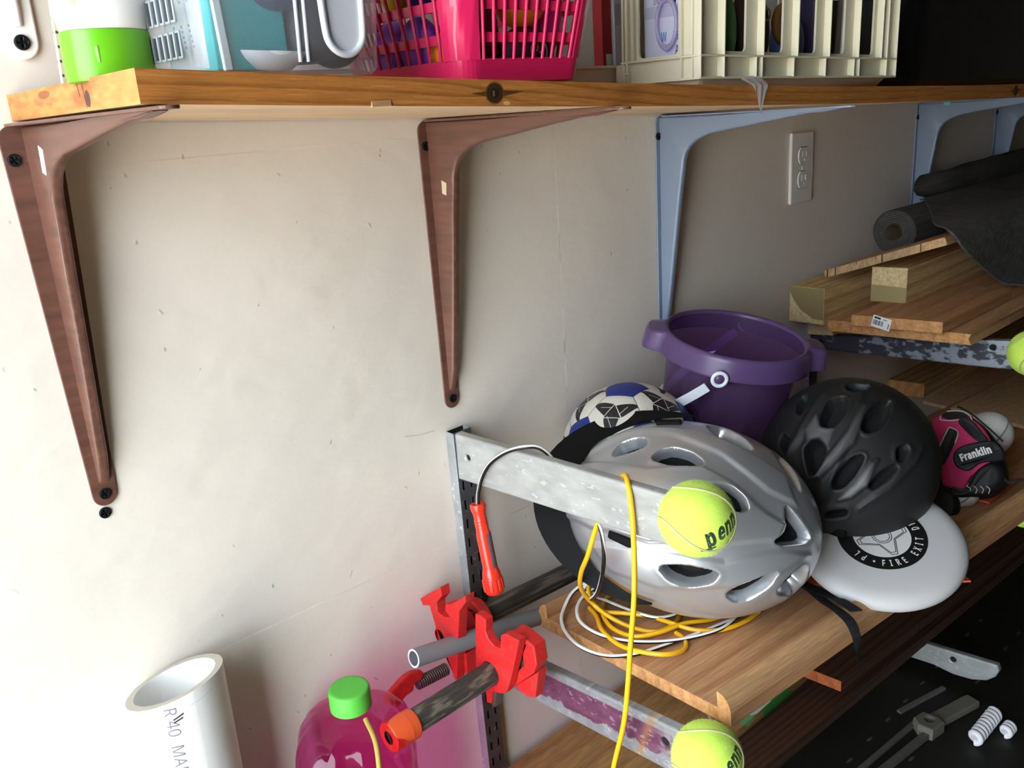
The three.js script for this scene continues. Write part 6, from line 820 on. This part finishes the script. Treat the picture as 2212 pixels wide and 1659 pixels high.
  inn('silver_tube', 'silver metal tube standing behind the last front window of the crate', 'tube', [['tube', rod([0, 0, 0], [0.008, 0.12, 0], 0.0085), M.steel, 0.497, 0.215], ['backing', rbox(0.03, 0.09, 0.006, 0.001).translate(0.016, 0.045, -0.02), std(0x4a4136, 0.8), 0.497, 0.215]]);
}
{
  const y0 = shelfTopY(0.2), t = thing('cream_tray', 'flat cream tray lying behind the left end of the crate', 'tray', [0.2, y0, 0.09]);
  part(t, 'tray', loft([[0, 0, 0, 0.16, 0.045, 0.006], [0.001, 0, 0, 0.163, 0.048, 0.007], [0.025, 0, 0, 0.168, 0.053, 0.008], [0.0265, 0, 0, 0.172, 0.056, 0.009], [0.029, 0, 0, 0.172, 0.056, 0.009], [0.029, 0, 0, 0.167, 0.052, 0.008], [0.003, 0, 0, 0.16, 0.045, 0.006]]).scale(0.78, 1, 1), M.cream);
  const b = thing('red_book', 'red cardboard box standing in the cream tray beside the basket', 'box', [0.1615, y0 + 0.004, 0.118]); b.rotation.y = 0.15; part(b, 'box', rbox(0.018, 0.15, 0.012, 0.001).translate(0, 0.075, 0), std(0xb02226, 0.6)); part(b, 'white_tab', new THREE.PlaneGeometry(0.012, 0.012).rotateX(0).translate(0.002, 0.032, 0.0064), std(0xe6e2de, 0.7));
  const text = ctex(256, 512, (g) => { g.fillStyle = '#d5d3da'; g.fillRect(0, 0, 256, 512); g.save(); g.translate(256, 512); g.rotate(Math.PI); g.fillStyle = '#3b3a42'; g.font = 'bold 34px sans-serif'; g.fillText('INSTRU', 60, 60); g.fillText('NCE', 90, 108); g.fillRect(0, 126, 256, 4); g.font = '22px sans-serif'; g.fillText('QUICK IDE', 40, 168); g.fillText('more info', 60, 250); g.fillText('w or me', 60, 280); g.restore(); g.fillStyle = '#b9b7c4'; g.fillRect(0, 60, 256, 110); });
  const w = thing('white_carton', 'white printed carton between the red box and the cream crate', 'carton', [0.190, y0 + 0.004, 0.117]); w.rotation.y = 0.15; part(w, 'box', rbox(0.036, 0.15, 0.012, 0.001).translate(0, 0.075, 0), std(0xd5d3da, 0.6)); part(w, 'print', new THREE.PlaneGeometry(0.034, 0.1).translate(0, 0.05, 0.0064), std(0xffffff, 0.6, 0, { map: text }));
}
{
  const y0 = shelfTopY(0.95) - 0.004, t = thing('black_bin', 'large glossy black plastic bin at the right end of the shelf', 'storage bin', [0.965, y0 + 0.006, 0.125]);
  part(t, 'tub', loft([[0.004, 0, 0, 0.26, 0.08, 0.03], [0, 0, 0, 0.28, 0.09, 0.035], [0.008, 0, 0, 0.293, 0.098, 0.04], [0.1, 0, 0, 0.303, 0.106, 0.045], [0.2, 0, 0, 0.313, 0.114, 0.05], [0.203, 0, 0, 0.322, 0.118, 0.05]]), phy(0x0b0e10, 0.34, { clearcoat: 0.2 })); t.rotation.z = -0.02;
  const f = thing('plastic_scrap', 'scrap of clear plastic film hanging over the shelf edge under the crate', 'plastic film', [0.232, shelfTopY(0.232), 0.2645]);
  M.film = phy(new THREE.Color(0.82, 0.82, 0.84), 0.25, { transmission: 0.75, thickness: 0, side: THREE.DoubleSide });
  const g = new THREE.PlaneGeometry(0.034, 0.04, 14, 14), p = g.attributes.position; for (let i = 0; i < p.count; i++) { const u = p.getX(i) / 0.017, v = (0.02 - p.getY(i)) / 0.04; p.setXYZ(i, u * 0.017 * (1 - 0.95 * v) + 0.004 * v, 0.008 - v * 0.036, 0.002 + 0.0025 * Math.sin(u * 7 + v * 4) * (1 - v) - 0.01 * sst(0.25, 0, v)); } g.computeVertexNormals(); part(f, 'film', g, M.film);
}
renderer.render(scene, camera);
